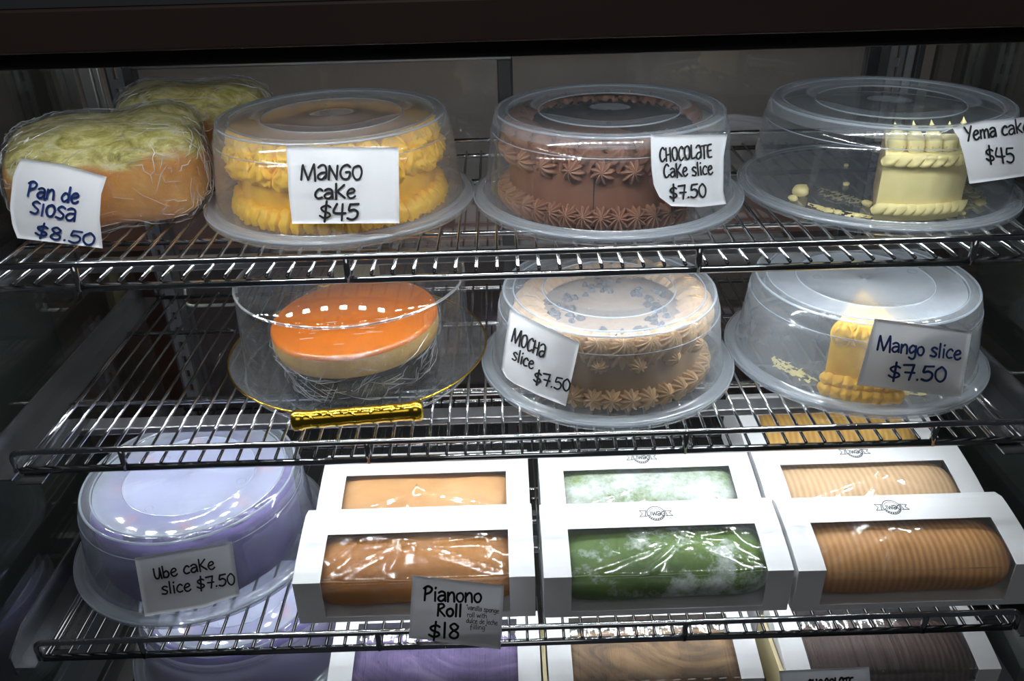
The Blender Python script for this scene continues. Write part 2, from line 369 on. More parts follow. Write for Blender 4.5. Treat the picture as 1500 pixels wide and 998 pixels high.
# ---------------------------------------------------------------- wire shelves
NAMES = ['top', 'second', 'third', 'bottom']
RW, RR = .0018, .0036
for si in range(4):
    z, yf = ZS[si], YF[si]; yb = 1.135
    sh = thing('wire_shelf', 'chrome wire shelf, %s of the four in the case' % ('topmost' if si == 0 else NAMES[si]+(' from the top' if si < 3 else 'most')), 'shelf', (0, 0, z), group='chrome wire shelves')
    X0, X1 = -.519, .549
    wm = mk('wire', *tube([(0, yf-.0005, .0), (0, yb, .0)], RW, 6), True); wm.materials.append(M['chrome'])
    tips = mk('wire_tip', *tube([(0, yf-.003, -.0028), (0, yf-.0022, .0004)], .0028, 6), True)
    for k in range(53): link('wire', wm, None, sh, loc=(-.507+.02*k, 0, 0))
    lo, hi = -.0058, .0185
    obj('lower_front_rail', tube([(X0+.004, yf, lo), (X1-.004, yf, lo)], RR+.0004, 10), M['chrome'], sh, True)
    # upper rail with bent-down ends
    pts = [(X0, yf-.001, lo)]
    for a in range(0, 91, 15): pts.append((X0+.009-.009*math.cos(math.radians(a)), yf-.001, hi-.009+.009*math.sin(math.radians(a))))
    for a in range(90, -1, -15): pts.append((X1-.009+.009*math.cos(math.radians(a)), yf-.001, hi-.009+.009*math.sin(math.radians(a))))
    pts.append((X1, yf-.001, lo))
    obj('upper_front_rail', tube(pts, RR-.0002, 10), M['chrome'], sh, True)
    for x in (-.405, -.149, .185, .447): obj('rail_post', tube([(x, yf-.001, lo-.002), (x, yf-.001, hi)], .0034, 10), M['chrome'], sh, True)
    for y in (.842, 1.02, yb): obj('cross_rail', tube([(X0, y, -.0052), (X1, y, -.0052)], .0032, 8), M['chrome'], sh, True)
    for x in (X0+.004, X1-.004): obj('side_rail', tube([(x, yf, -.006), (x, yb, -.006)], .0032, 8), M['chrome'], sh, True)
    obj('rear_rail', tube([(X0, yb, -.004), (X0, yb, .012), (X0+.004, yb, .016), (X1-.004, yb, .016), (X1, yb, .012), (X1, yb, -.004)], .003, 8), M['chrome'], sh, True)
    for s in (-1, 1):
        xe = X0-.004 if s < 0 else X1+.004
        b = thing('shelf_bracket', '%s dark metal bracket carrying the %s wire shelf' % ('left' if s < 0 else 'right', NAMES[si]), 'bracket', (xe, 0, z), group='shelf brackets')
        d = s
        y0 = yf-.008
        prof = [(y0, -.022), (y0, .004), (y0+.035, .018), (1.15, .018), (1.15, -.022)]
        V = [(d*.022, y, zz) for y, zz in prof]+[(d*.0245, y, zz) for y, zz in prof]
        F = [(0, 1, 2, 3, 4), (9, 8, 7, 6, 5)]+[(i, (i+1) % 5, 5+(i+1) % 5, 5+i) for i in range(5)]
        obj('outer_plate', (V, F), M['dark_metal'], b)
        obj('ledge', box(min(0, d*.022), max(0, d*.022), y0, 1.15, -.013, -.011), M['dark_metal'], b)
        obj('inner_flange', box(-d*.036 if d > 0 else .010, -d*.010 if d > 0 else .036, .70 if si < 2 else .66, .82, -.0115, -.010), M['dark_metal'], b)
        obj('clip', box(-.006 if d > 0 else -.004, .004 if d > 0 else .006, y0+.020, y0+.032, .0065-.0165, -.0025, .002), M['glass_plate'], b)
    if si < 3:
        L = thing('led_bar', 'slim grey led light bar fixed under the %s wire shelf' % NAMES[si], 'light', (0, .812, z-.0125))
        obj('housing', box(-.515, .545, -.012, .012, -.009, 0, .002), M['alu'], L)
        dm = mk('led_diode', *box(-.004, .004, -.0025, .0025, -.0105, -.009)); dm.materials.append(LEDM[si])
        for k in range(42): link('led_diode', dm, None, L, loc=(-.50+k*.0248, 0, 0))
L = thing('led_bar', 'led light bar hidden behind the top front header', 'light', (0, .70, CZ-.1117))
obj('housing', box(-.515, .545, -.010, .010, -.005, 0, .001), M['alu'], L)
dm = mk('led_diode', *box(-.004, .004, -.0025, .0025, -.0065, -.005)); dm.materials.append(LEDM[3])
for k in range(42): link('led_diode', dm, None, L, loc=(-.50+k*.0248, 0, 0))
# ---------------------------------------------------------------- hand lettering
GL = {
'M': (.95, [[(.05, 0), (.13, .98), (.20, .80), (.42, .10), (.48, .10), (.75, .98), (.80, .95), (.86, -.08)]]),
'A': (.62, [[(.08, .80), (.25, .97), (.45, .95), (.54, .70), (.55, .30), (.50, .05)], [(.54, .45), (.30, .45), (.08, .25), (.10, .04), (.30, -.02), (.52, .25)]]),
'a': (.56, [[(.08, .56), (.24, .66), (.42, .58), (.46, .35), (.48, .0)], [(.45, .38), (.20, .36), (.05, .18), (.14, .0), (.32, .02), (.46, .22)]]),
'N': (.68, [[(.07, .0), (.12, .95)], [(.12, .92), (.52, .05)], [(.52, .02), (.58, .97)]]),
'G': (.72, [[(.62, .85), (.45, 1.0), (.18, .82), (.06, .40), (.20, .04), (.48, .02), (.60, .25), (.60, .48), (.38, .48)]]),
'O': (.66, [[(.36, .97), (.12, .82), (.06, .40), (.22, .02), (.46, .08), (.58, .50), (.50, .88), (.36, .97)]]),
'o': (.52, [[(.28, .62), (.09, .50), (.06, .22), (.20, .0), (.38, .06), (.46, .34), (.38, .56), (.26, .62)]]),
'c': (.50, [[(.44, .54), (.30, .66), (.12, .48), (.06, .20), (.20, .0), (.42, .06)]]),
'C': (.62, [[(.54, .84), (.38, 1.0), (.14, .74), (.06, .34), (.18, .02), (.34, .0), (.54, .18)]]),
'K': (.62, [[(.10, 1.0), (.10, -.06)], [(.52, .92), (.14, .45)], [(.16, .46), (.55, .02)]]),
'k': (.54, [[(.08, 1.0), (.10, .0)], [(.44, .66), (.12, .32)], [(.16, .34), (.48, .0)]]),
'e': (.54, [[(.10, .30), (.30, .36), (.44, .46), (.36, .64), (.18, .58), (.06, .28), (.18, .0), (.36, .0), (.48, .12)]]),
'$': (.62, [[(.52, .74), (.34, .84), (.10, .68), (.20, .48), (.46, .36), (.50, .18), (.26, .06), (.04, .20)], [(.34, 1.08), (.27, -.16)]]),
'4': (.64, [[(.20, .95), (.06, .42), (.60, .40)], [(.46, .95), (.44, -.04)]]),
'5': (.60, [[(.56, .95), (.18, .92)], [(.18, .92), (.12, .54), (.34, .60), (.52, .44), (.48, .14), (.28, -.02), (.06, .06)]]),
'7': (.60, [[(.06, .92), (.52, .96)], [(.52, .96), (.34, -.04)], [(.14, .44), (.56, .44)]]),
'.': (.24, [[(.10, .02), (.12, .05)]]),
'0': (.60, [[(.30, .97), (.08, .70), (.08, .26), (.28, .0), (.48, .20), (.52, .66), (.36, .95), (.28, .97)]]),
'8': (.58, [[(.44, .82), (.28, .98), (.10, .80), (.22, .56), (.46, .36), (.44, .08), (.24, .0), (.08, .18), (.20, .44), (.42, .64), (.46, .82)]]),
'1': (.30, [[(.14, 1.0), (.14, .0)]]),
'H': (.64, [[(.09, .96), (.07, .0)], [(.50, .97), (.50, -.03)], [(.08, .44), (.50, .50)]]),
'L': (.50, [[(.10, 1.0), (.06, .16), (.18, .02), (.42, .10)]]),
'T': (.56, [[(.02, .92), (.54, .98)], [(.28, .94), (.24, .0)]]),
'E': (.52, [[(.46, .98), (.10, .86), (.10, .10), (.42, .06)], [(.12, .50), (.40, .54)]]),
's': (.48, [[(.42, .58), (.24, .66), (.08, .50), (.24, .34), (.40, .20), (.30, .0), (.04, .04)]]),
'l': (.26, [[(.12, 1.0), (.12, .0)]]),
'i': (.26, [[(.12, .62), (.13, .0)], [(.13, .88), (.15, .92)]]),
'Y': (.60, [[(.04, .98), (.28, .52)], [(.56, 1.0), (.22, -.04)]]),
'm': (.74, [[(.07, .62), (.08, .0)], [(.08, .40), (.24, .64), (.34, .50), (.35, .0)], [(.35, .40), (.52, .64), (.64, .50), (.66, .0)]]),
'n': (.54, [[(.07, .62), (.08, .0)], [(.08, .36), (.26, .64), (.42, .52), (.46, .0)]]),
'P': (.58, [[(.12, .94), (.08, .0)], [(.02, .84), (.26, 1.0), (.50, .84), (.40, .58), (.12, .44)]]),
'd': (.56, [[(.46, 1.0), (.46, .0)], [(.44, .46), (.22, .58), (.05, .26), (.20, .0), (.44, .20)]]),
'b': (.54, [[(.09, 1.0), (.09, .02)], [(.10, .40), (.32, .56), (.46, .28), (.32, .0), (.10, .06)]]),
'U': (.58, [[(.06, .92), (.08, .24), (.22, .02), (.38, .20), (.46, .90)], [(.46, .90), (.52, .0)]]),
'u': (.54, [[(.07, .62), (.10, .10), (.28, .0), (.44, .30)], [(.45, .62), (.48, .0)]]),
'R': (.60, [[(.12, .96), (.10, .0)], [(.10, .92), (.36, .98), (.46, .76), (.14, .50)], [(.16, .50), (.54, .0)]]),
'g': (.54, [[(.44, .56), (.24, .64), (.06, .36), (.18, .08), (.42, .30)], [(.46, .62), (.46, -.16), (.28, -.34), (.08, -.24)]]),
'r': (.40, [[(.07, .62), (.09, .0)], [(.09, .38), (.22, .60), (.36, .58)]]),
'w': (.70, [[(.04, .60), (.18, .02), (.34, .50), (.50, .02), (.64, .62)]]),
't': (.40, [[(.18, .92), (.18, .06), (.32, .02)], [(.02, .62), (.36, .64)]]),
'h': (.54, [[(.09, 1.0), (.08, .0)], [(.09, .36), (.28, .60), (.44, .48), (.46, .0)]]),
'v': (.50, [[(.05, .62), (.22, .02), (.44, .62)]]),
'p': (.54, [[(.09, .62), (.08, -.34)], [(.10, .46), (.32, .62), (.46, .34), (.30, .04), (.10, .16)]]),
'f': (.42, [[(.38, .92), (.22, .98), (.14, .74), (.14, -.20)], [(.02, .52), (.34, .54)]]),
'"': (.30, [[(.08, 1.0), (.08, .80)], [(.20, 1.0), (.20, .80)]]),
'W': (.80, [[(.04, .95), (.20, .02), (.40, .80), (.58, .02), (.76, .97)]]),
'I': (.30, [[(.14, .97), (.14, .0)]]),
' ': (.36, [])}
def letter_geom(text, p0, p1, H, wd, up=None, seed=0):
    """strokes in picture units -> list of polygons (2D)"""
    rnd = random.Random(seed+len(text)*13)
    tw = sum(GL[c][0] for c in text)
    dx, dy = (p1[0]-p0[0])/tw, (p1[1]-p0[1])/tw
    L = math.hypot(dx, dy)
    if up is None: up = (dy/L, -dx/L)
    polys = []; cx = 0
    for ch in text:
        gw, st = GL[ch]; jy = rnd.uniform(-.03, .03)
        for s in st:
            pp = catmull(s, 4) if len(s) > 2 else s
            pp = [(p0[0]+dx*(cx+a)+up[0]*H*(b+jy), p0[1]+dy*(cx+a)+up[1]*H*(b+jy)) for a, b in pp]
            h = wd/2*rnd.uniform(.9, 1.08)
            for i in range(len(pp)-1):
                (x0, y0), (x1, y1) = pp[i], pp[i+1]; l = math.hypot(x1-x0, y1-y0)
                if l < 1e-4: continue
                nx, ny = -(y1-y0)/l*h, (x1-x0)/l*h
                polys.append([(x0+nx, y0+ny), (x0-nx, y0-ny), (x1-nx, y1-ny), (x1+nx, y1+ny)])
            for (x, y) in pp:
                polys.append([(x+h*math.cos(k*PI/4), y+h*math.sin(k*PI/4)) for k in range(8)])
        cx += gw
    return polys
def plane_surf(P, N):
    P, N = Vector(P), Vector(N).normalized()
    def f(x, y):
        r = ray(x, y); return CAM+r*((P-CAM).dot(N)/r.dot(N))
    return f
def cone_surf(X, Y, Z, r0=.1405, r1=.1305, z0=.014, z1=.088):
    def f(x, y):
        r = ray(x, y).normalized(); R = .135; t = .9
        for _ in range(8):
            ox, oy = CAM.x-X, CAM.y-Y
            a = r.x*r.x+r.y*r.y; b = 2*(ox*r.x+oy*r.y); c = ox*ox+oy*oy-R*R
            D = max(0, b*b-4*a*c); t = (-b-math.sqrt(D))/(2*a)
            zz = CAM.z+t*r.z-Z; R = r0+(r1-r0)*(zz-z0)/(z1-z0)
        return CAM+r*t
    return f
def tangent_surf(X, Y, Z, az, lift=.0, tilt=.135, zm=.05):
    a = math.radians(az); R = .1358+lift
    d = Vector((math.cos(a), math.sin(a), 0))
    return plane_surf(Vector((X, Y, Z+zm))+d*R, d+Vector((0, 0, tilt)))
def mixsurf(f, g, k): return lambda x, y: f(x, y).lerp(g(x, y), k)
def edge_pt(poly, t):
    L = [math.hypot(poly[i+1][0]-poly[i][0], poly[i+1][1]-poly[i][1]) for i in range(len(poly)-1)]
    T = sum(L)*t
    for i, l in enumerate(L):
        if T <= l or i == len(L)-1:
            k = T/l; return (poly[i][0]+(poly[i+1][0]-poly[i][0])*k, poly[i][1]+(poly[i+1][1]-poly[i][1])*k)
        T -= l
def price_label(label, top, bottom, left, right, surf, lines, ink, wrinkle=.0006, seed=1):
    """top/bottom/left/right: edges of the sheet; lines: (text, start, end, height, pen[, up])"""
    nu, nv = 20, 16
    c = surf(*edge_pt(top, .5)).lerp(surf(*edge_pt(bottom, .5)), .5)
    t = thing('price_label', label, 'label', c, 0, 'handwritten price labels')
    P = {}
    TL, TR, BL, BR = top[0], top[-1], bottom[0], bottom[-1]
    V = []
    for j in range(nv+1):
        v = j/nv
        for i in range(nu+1):
            u = i/nu
            a, b = edge_pt(top, u), edge_pt(bottom, u); l, r = edge_pt(left, v), edge_pt(right, v)
            x = (1-v)*a[0]+v*b[0]+(1-u)*l[0]+u*r[0]-((1-u)*(1-v)*TL[0]+u*(1-v)*TR[0]+(1-u)*v*BL[0]+u*v*BR[0])
            y = (1-v)*a[1]+v*b[1]+(1-u)*l[1]+u*r[1]-((1-u)*(1-v)*TL[1]+u*(1-v)*TR[1]+(1-u)*v*BL[1]+u*v*BR[1])
            p = surf(x, y); tw = (CAM-p).normalized()
            V.append(p+tw*(noise.noise(Vector((u*3+seed, v*2.5, seed*3.1)))*wrinkle-wrinkle))
    n = nu+1
    F = [(j*n+i, (j+1)*n+i, (j+1)*n+i+1, j*n+i+1) for j in range(nv) for i in range(nu)]
    # sheet thickness away from the viewer's side of the paper
    nb = len(V); B = [p+(p-CAM).normalized()*.0003 for p in V]
    F2 = [tuple(q+nb for q in reversed(f)) for f in F]
    rim = [j*n for j in range(nv+1)]+[nv*n+i for i in range(1, n)]+[j*n+nu for j in range(nv-1, -1, -1)]+[i for i in range(nu-1, 0, -1)]
    F3 = [(rim[k], rim[(k+1) % len(rim)], rim[(k+1) % len(rim)]+nb, rim[k]+nb) for k in range(len(rim))]
    obj('paper', ([p-c for p in V+B], F+F2+F3), M['paper'], t, True)
    for k, ln in enumerate(lines):
        text, p0, p1, H, wd = ln[:5]; up = ln[5] if len(ln) > 5 else None
        V, F = [], []
        for q in letter_geom(text, p0, p1, H, wd, up, seed*7+k):
            i0 = len(V)
            for x, y in q:
                p = surf(x, y); V.append(p+(CAM-p).normalized()*.0006-c)
            F.append(tuple(range(i0, i0+len(q))))
        obj('lettering', (V, F), ink, t)
    return t
# ---------------------------------------------------------------- plastic cake containers
R0 = .1525
def container(label, X, Y, Z, mat, rz=0, top=None, H=.1045):
    t = thing('cake_container', label, 'container', (X, Y, Z), rz, 'clear plastic cake containers')
    h = H
    prof = [(.1515, .006), (.1525, .008), (.1520, .0115), (.1480, .0125), (.1440, .0115), (.1415, .0115), (.1400, .0135), (.1390, .018),
            (.1365, .035), (.1340, .055), (.1318, h-.030), (.1312, h-.022), (.1288, h-.0205), (.1285, h-.012), (.1262, h-.006), (.1225, h-.0015),
            (.1190, h), (.1150, h), (.1130, h-.0015), (.1110, h-.004), (.1040, h-.0045), (.0800, h-.0045), (.0785, h-.0028), (.0765, h-.0028), (.0750, h-.0045),
            (.0400, h-.0045), (.0030, h-.0045), (.0020, h-.0035), (0, h-.0035)]
    c = obj('cover', lathe(prof[6:14], 96), mat, t, True)
    obj('lid_edge', lathe(prof[13:20], 96), M['edge_band'], t, True)
    obj('lid_panel', lathe(prof[19:], 96), top or mat, t, True)
    obj('rim_flange', lathe(prof[:7], 96), M['bead'], t, True)
    def ring(r, z, q, name, n=96): obj(name, tube([(r*math.cos(2*PI*k/n), r*math.sin(2*PI*k/n), z) for k in range(n)], q, 6, True), M['bead'], t, True)
    ring(.1526, .0095, .0014, 'rim_bead'); ring(.1240, h-.0022, .0016, 'lid_edge_bead'); ring(.1125, h-.0016, .0010, 'lid_groove_bead'); ring(.0775, h-.0030, .0010, 'centre_ring_bead')
    ring(.1300, h-.0208, .0006, 'shoulder_bead')
    # base tray
    pt = [(0, .0035), (.120, .0035), (.1265, .0045), (.132, .0030), (.1375, .0060), (.143, .0060), (.147, .0030), (.1515, .0022), (.1530, .0040), (.1532, .0070), (.1524, .0082)]
    obj('base_tray', lathe(pt, 96), mat, t, True)
    # moulded tab ridges on the shoulder and small embossed rings on the lid
    V = []
    for a in range(0, 360, 3):
        if 235 < a < 305:
            r = math.radians(a); V.append(xf(box(-.0006, .0006, -.0004, .0004, 0, .0022), Matrix.Translation((.1291*math.cos(r), .1291*math.sin(r), h-.0195)) @ Matrix.Rotation(r, 4, 'Z')))
    if V: obj('grip_ridges', join(*V), M['pp_clear'], c)['kind'] = 'stuff'
    for ax, ay, rr in ((.05, -.045, .006), (-.055, -.04, .005), (-.02, .05, .005)):
        obj('embossed_mark', tube([(ax+rr*math.cos(q*PI/3), ay+rr*math.sin(q*PI/3), h-.0042) for q in range(6)], .0004, 4, True), M['pp_clear'], c)
    return t
z1, z2, z3, z4 = [z+.0022 for z in ZS]
C_MANGO = (-.185, .934, z1); C_CHOC = (.120, .924, z1); C_YEMA = (.428, .923, z1)
C_MOCHA = (.122, .893, z2); C_MSL = (.427, .898, z2); C_UBE = (-.389, .822, z3); C_UBE2 = (-.375, .845, z4)
container('clear plastic container over the whole yellow mango cake on the top shelf', *C_MANGO, M['pp_warm'], 0, M['lid_warm'])
container('clear plastic container over the brown chocolate cake on the top shelf', *C_CHOC, M['pp_clear'], .7)
container('clear plastic container holding one yellow yema slice and crumbs, right end of top shelf', *C_YEMA, M['pp_clear'], .3)
container('hazy plastic container over the mocha cake, middle of the second shelf', *C_MOCHA, M['pp_milk'], .2, M['lid_mid'])
container('frosted plastic container over a single mango slice, right of the second shelf', *C_MSL, M['pp_milky'], 1.0, M['lid_haze'])
container('frosted plastic container over the purple ube cake, left of the third shelf', *C_UBE, M['pp_purple'], .5, M['lid_blue'])
container('frosted plastic container over purple cake on the bottom shelf, left corner', *C_UBE2, M['pp_violet'], .9, M['lid_blue'])
# ---------------------------------------------------------------- piping shapes
def rosette(r, h, ridges=9, twist=.9, depth=.22, n=45, m=7):
    """star-tip swirl: fluted dome, axis +Z"""
    V = [(0, 0, h)]; F = []
    for j in range(1, m+1):
        q = j/m
        for i in range(n):
            a = 2*PI*i/n
            g = math.cos(ridges*(a+twist*(1-q)*2))
            rr = r*q*(1+depth*.5*g*min(1, q*1.6)); zz = h*(1-q**2.2)*(1+depth*.6*g*q)
            V.append((rr*math.cos(a), rr*math.sin(a), zz-(.25*h if j == m else 0)))
    for i in range(n): F.append((0, 1+i, 1+(i+1) % n))
    for j in range(m-1):
        for i in range(n):
            a, b = 1+j*n+i, 1+j*n+(i+1) % n; F.append((a, a+n, b+n, b))
    return V, F
def shell(l, w, h, ridges=5, n=20, m=9, tip=.3, wav=.25):
    """piped shell: fluted teardrop lying along +X with fat end at origin side, axis up Z"""
    V, F = [], []
    for j in range(m+1):
        q = j/m; x = l*(q-.35); s = math.sin(PI*min(1, (q*.92+.08)))**.6*(1-(1-tip)*q*q)
        for i in range(n):
            a = 2*PI*i/n; g = 1+wav*math.cos(ridges*2*a)*(.4+.6*math.sin(a) if math.sin(a) > 0 else .2)
            V.append((x, w*.5*s*g*math.cos(a), h*.5*s*g*math.sin(a)*(1.2 if math.sin(a) > 0 else .6)))
    for j in range(m):
        for i in range(n): F.append((j*n+i, j*n+(i+1) % n, (j+1)*n+(i+1) % n, (j+1)*n+i))
    F.append(tuple(range(n))); F.append(tuple(m*n+i for i in reversed(range(n))))
    return V, F
def ruffle(w, h, d, folds=4, n=28, m=10, seed=0):
    """ruffled frosting fold standing on the cake edge: wavy thick ribbon"""
    V, F = [], []
    for j in range(m+1):
        v = j/m
        for i in range(n):
            a = 2*PI*i/n
            ca, sa = math.cos(a), math.sin(a)
            x = w*.5*abs(ca)**.7*(1 if ca > 0 else -1); y = d*.5*abs(sa)**.7*(1 if sa > 0 else -1)
            s = math.sin(PI*(.08+.86*v))**.45
            wob = 1+.30*math.sin(folds*PI*(x/w*2)+v*3.2+seed)+.55*noise.noise(Vector((x*160, v*5, seed)))
            V.append((x*s, y*s*wob, h*(v-.5)+.06*h*math.sin(a*3+seed)))
    for j in range(m):
        for i in range(n): F.append((j*n+i, j*n+(i+1) % n, (j+1)*n+(i+1) % n, (j+1)*n+i))
    F.append(tuple(reversed(range(n)))); F.append(tuple(m*n+i for i in range(n)))
    return V, F
def out_rot(az, pitch, roll=0):
    """rotation taking +Z to a direction at azimuth az leaning 'pitch' from vertical outward"""
    return (Matrix.Rotation(az, 4, 'Z') @ Matrix.Rotation(pitch, 4, 'Y') @ Matrix.Rotation(roll, 4, 'Z')).to_euler()
def cake_body(R, z0, z1, rnd=.006, wob=.0008, n=96, a0=0, a1=2*PI):
    prof = [(0, z0), (R*.5, z0), (R, z0)]+[(R+.0, z0+(z1-z0-rnd)*k/6) for k in range(1, 7)]
    prof += [(R-rnd*(1-math.cos(t)), z1-rnd+rnd*math.sin(t)) for t in (PI/6, PI/3, PI/2)]+[(R*.7, z1), (R*.35, z1), (0, z1)]
    def rad(r, z, a, j): return r if r < .01 else r+noise.noise(Vector((math.cos(a)*5, math.sin(a)*5, z*40)))*wob*2
    return lathe(prof, n, a0, a1, rad)
def wedge_body(R, z0, z1, a0, a1, n=30, nz=5):
    V, F = [], []
    for k in range(nz+1):
        z = z0+(z1-z0)*k/nz; V.append((0, 0, z))
        for i in range(n+1):
            a = a0+(a1-a0)*i/n; r = R+noise.noise(Vector((math.cos(a)*9, math.sin(a)*9, z*50)))*.0012
            V.append((r*math.cos(a), r*math.sin(a), z))
    m = n+2
    outer = [];
    for k in range(nz):
        b = k*m
        for i in range(n): outer.append((b+1+i, b+2+i, b+m+2+i, b+m+1+i))
    cuts = []
    for k in range(nz):
        b = k*m; cuts.append((b, b+1, b+m+1, b+m)); cuts.append((b+n+1, b, b+m, b+m+n+1))
    top = [(nz*m, nz*m+1+i, nz*m+2+i) for i in range(n)]; bot = [(0, 2+i, 1+i) for i in range(n)]
    return V, outer+top+bot, cuts
# ---- mango cake (whole)
t = thing('mango_cake', 'whole mango cake with yellow ruffled frosting behind the Mango cake label', 'cake', (C_MANGO[0], C_MANGO[1], z1+.005))
obj('cake_body', cake_body(.108, 0, .080), M['mango_f'], t, True)
obj('glaze', lathe([(0, .0845), (.04, .0848), (.078, .084), (.083, .081), (.083, .078)], 64), M['mango_g'], t, True)
rf = [mk('frosting_ruffle', *ruffle(.032, .027, .022, 5, 40, 12, seed=s), True) for s in range(4)]
for mm in rf: mm.materials.append(M['mango_f'])
sm = mk('frosting_ruffle', *ruffle(.015, .024, .017, 2, 20, 7, 1.3), True); sm.materials.append(M['mango_f'])
for row, (n, R, z, tilt) in enumerate(((24, .103, .077, -.15), (25, .108, .058, .12))):
    for k in range(n):
        a = 2*PI*(k+.5*row)/n+random.uniform(-.04, .04)
        link('frosting_ruffle', rf[(k*3+row) % 4], None, t, loc=(R*math.cos(a), R*math.sin(a), z+random.uniform(-.003, .003)),
             rot=(Matrix.Rotation(a+PI/2+random.uniform(-.3, .3), 4, 'Z') @ Matrix.Rotation(tilt+random.uniform(-.35, .35), 4, 'X') @ Matrix.Rotation(random.uniform(-.2, .2), 4, 'Y')).to_euler())
for k in range(52):
    a = 2*PI*k/52
    link('bottom_ruffle', sm, None, t, loc=(.1125*math.cos(a), .1125*math.sin(a), .0115), rot=(Matrix.Rotation(a+PI/2+random.uniform(-.2, .2), 4, 'Z') @ Matrix.Rotation(-.45, 4, 'X')).to_euler(), scale=(1, 1, random.uniform(.85, 1.1)))
# ---- chocolate cake with a cut-out
t = thing('chocolate_cake', 'brown chocolate cake with piped rosettes and a missing wedge on the right', 'cake', (C_CHOC[0], C_CHOC[1], z1+.005))
a0, a1 = math.radians(15), math.radians(307)
V, outer, cuts = wedge_body(.111, 0, .078, a0, a1, 80)
obj('cake_body', (V, outer), M['choc_b'], t, True); obj('cut_face', (V, cuts), M['choc_dark'], t)
ac = math.radians(256)
obj('cut_line', box(-.0006, .0006, -.1116, -.030, .0, .0784), M['choc_dark'], t, rot=(0, 0, ac+PI/2))
ros = mk('top_rosette', *rosette(.0185, .017, 11, 1.1, .42, 66, 7), True); ros.materials.append(M['choc_f'])
sta = mk('bottom_star', *rosette(.0125, .012, 11, .15, .5, 66, 6), True); sta.materials.append(M['choc_f'])
drp = mk('hanging_star', *rosette(.0115, .011, 9, .2, .5), True); drp.materials.append(M['choc_f'])
n = 19
for k in range(n):
    a = a0+.12+(a1-a0-.24)*k/(n-1)
    link('top_rosette', ros, None, t, loc=(.101*math.cos(a), .101*math.sin(a), .077), rot=out_rot(a, .75, k*1.1), scale=(1, 1, 1))
    a += .11
    if k < n-1: link('hanging_star', drp, None, t, loc=(.1115*math.cos(a), .1115*math.sin(a), .060), rot=out_rot(a, 1.4, k))
n = 34
for k in range(n):
    a = a0+.06+(a1-a0-.12)*k/(n-1)
    link('bottom_star', sta, None, t, loc=(.1125*math.cos(a), .1125*math.sin(a), .0105), rot=out_rot(a, 1.15, k*.7))
# ---- mocha cake
t = thing('mocha_cake', 'light brown mocha cake with piped edge and dark chips on top', 'cake', (C_MOCHA[0]+.003, C_MOCHA[1]-.003, z2+.005))
obj('cake_body', cake_body(.108, 0, .070, .005, .0015), M['mocha_b'], t, True)
ros = mk('top_rosette', *rosette(.0185, .018, 12, 1.3, .42, 72, 7), True); ros.materials.append(M['mocha_f'])
sta = mk('bottom_star', *rosette(.0125, .012, 10, .1, .45), True); sta.materials.append(M['mocha_f'])
drp = mk('hanging_star', *rosette(.0095, .009, 10, .1, .5), True); drp.materials.append(M['mocha_f'])
for k in range(24):
    a = 2*PI*k/24
    big = 1.15 if math.cos(a-.35) > .7 else 1
    link('top_rosette', ros, None, t, loc=(.098*math.cos(a), .098*math.sin(a), .069+(.004 if big > 1 else 0)), rot=out_rot(a, .65, k*.9), scale=(big, big, big*1.1))
for k in range(16):
    a = 2*PI*(k+.4)/16; link('hanging_star', drp, None, t, loc=(.109*math.cos(a), .109*math.sin(a), .055), rot=out_rot(a, 1.45, k))
for k in range(34):
    a = 2*PI*k/34; link('bottom_star', sta, None, t, loc=(.1095*math.cos(a), .1095*math.sin(a), .0115), rot=out_rot(a, 1.2, k*.6))
cm = mk('chocolate_chip', *xf(rosette(.0048, .004, 3, .1, .3, 9, 2), Matrix.Identity(4)), False); cm.materials.append(M['chip'])
for k in range(70):
    a = random.uniform(0, 2*PI); r = random.uniform(.045, .080)
    link('chocolate_chip', cm, None, t, loc=(r*math.cos(a), r*math.sin(a), .071), rot=(0, 0, random.uniform(0, 6)), scale=(random.uniform(.7, 1.5), random.uniform(.7, 1.2), 1))
# ---- yema slice
t = thing('yema_cake_slice', 'single pale yellow yema cake slice standing in the top right container', 'cake slice', (C_YEMA[0], C_YEMA[1], z1+.005))
ya0, ya1 = math.radians(-112), math.radians(-66)
V, outer, cuts = wedge_body(.114, 0, .070, ya0, ya1, 24)
obj('frosted_side', (V, outer), M['yema_f'], t, True); obj('cut_face', (V, cuts), M['yema_c'], t)
pet = mk('top_petal', *xf(shell(.034, .020, .026, 1, 20, 10, .08, .06), Matrix.Rotation(-PI/2, 4, 'Y')), True); pet.materials.append(M['yema_f'])
sca = mk('piped_scallop', *shell(.021, .016, .013, 2, 18, 8, .25, .10), True); sca.materials.append(M['yema_f'])
for k in range(5):
    a = ya0+(ya1-ya0)*(k+.5)/5
    link('top_petal', pet, None, t, loc=(.108*math.cos(a), .108*math.sin(a), .080), rot=(Matrix.Rotation(a+random.uniform(-.3, .3), 4, 'Z') @ Matrix.Rotation(.28, 4, 'X')).to_euler(), scale=(1, 1, random.uniform(.85, 1.15)))
for z, n in ((.063, 8), (.012, 10)):
    for k in range(n):
        a = ya0+(ya1-ya0)*(k+.4)/n
        link('piped_scallop', sca, None, t, loc=(.1145*math.cos(a), .1145*math.sin(a), z), rot=(Matrix.Rotation(a+PI/2, 4, 'Z') @ Matrix.Rotation(PI/2+.35, 4, 'X') @ Matrix.Rotation(.5, 4, 'Z')).to_euler())
def crumb(seed, r):
    bm = bmesh.new(); bmesh.ops.create_icosphere(bm, subdivisions=2, radius=r)
    for v in bm.verts: v.co *= 1+.35*noise.noise(v.co*(1.8/r*.6)+Vector((seed*5, 0, 0)))
    V = [tuple(v.co) for v in bm.verts]; bm.verts.index_update(); F = [tuple(v.index for v in f.verts) for f in bm.faces]; bm.free()
    return V, F
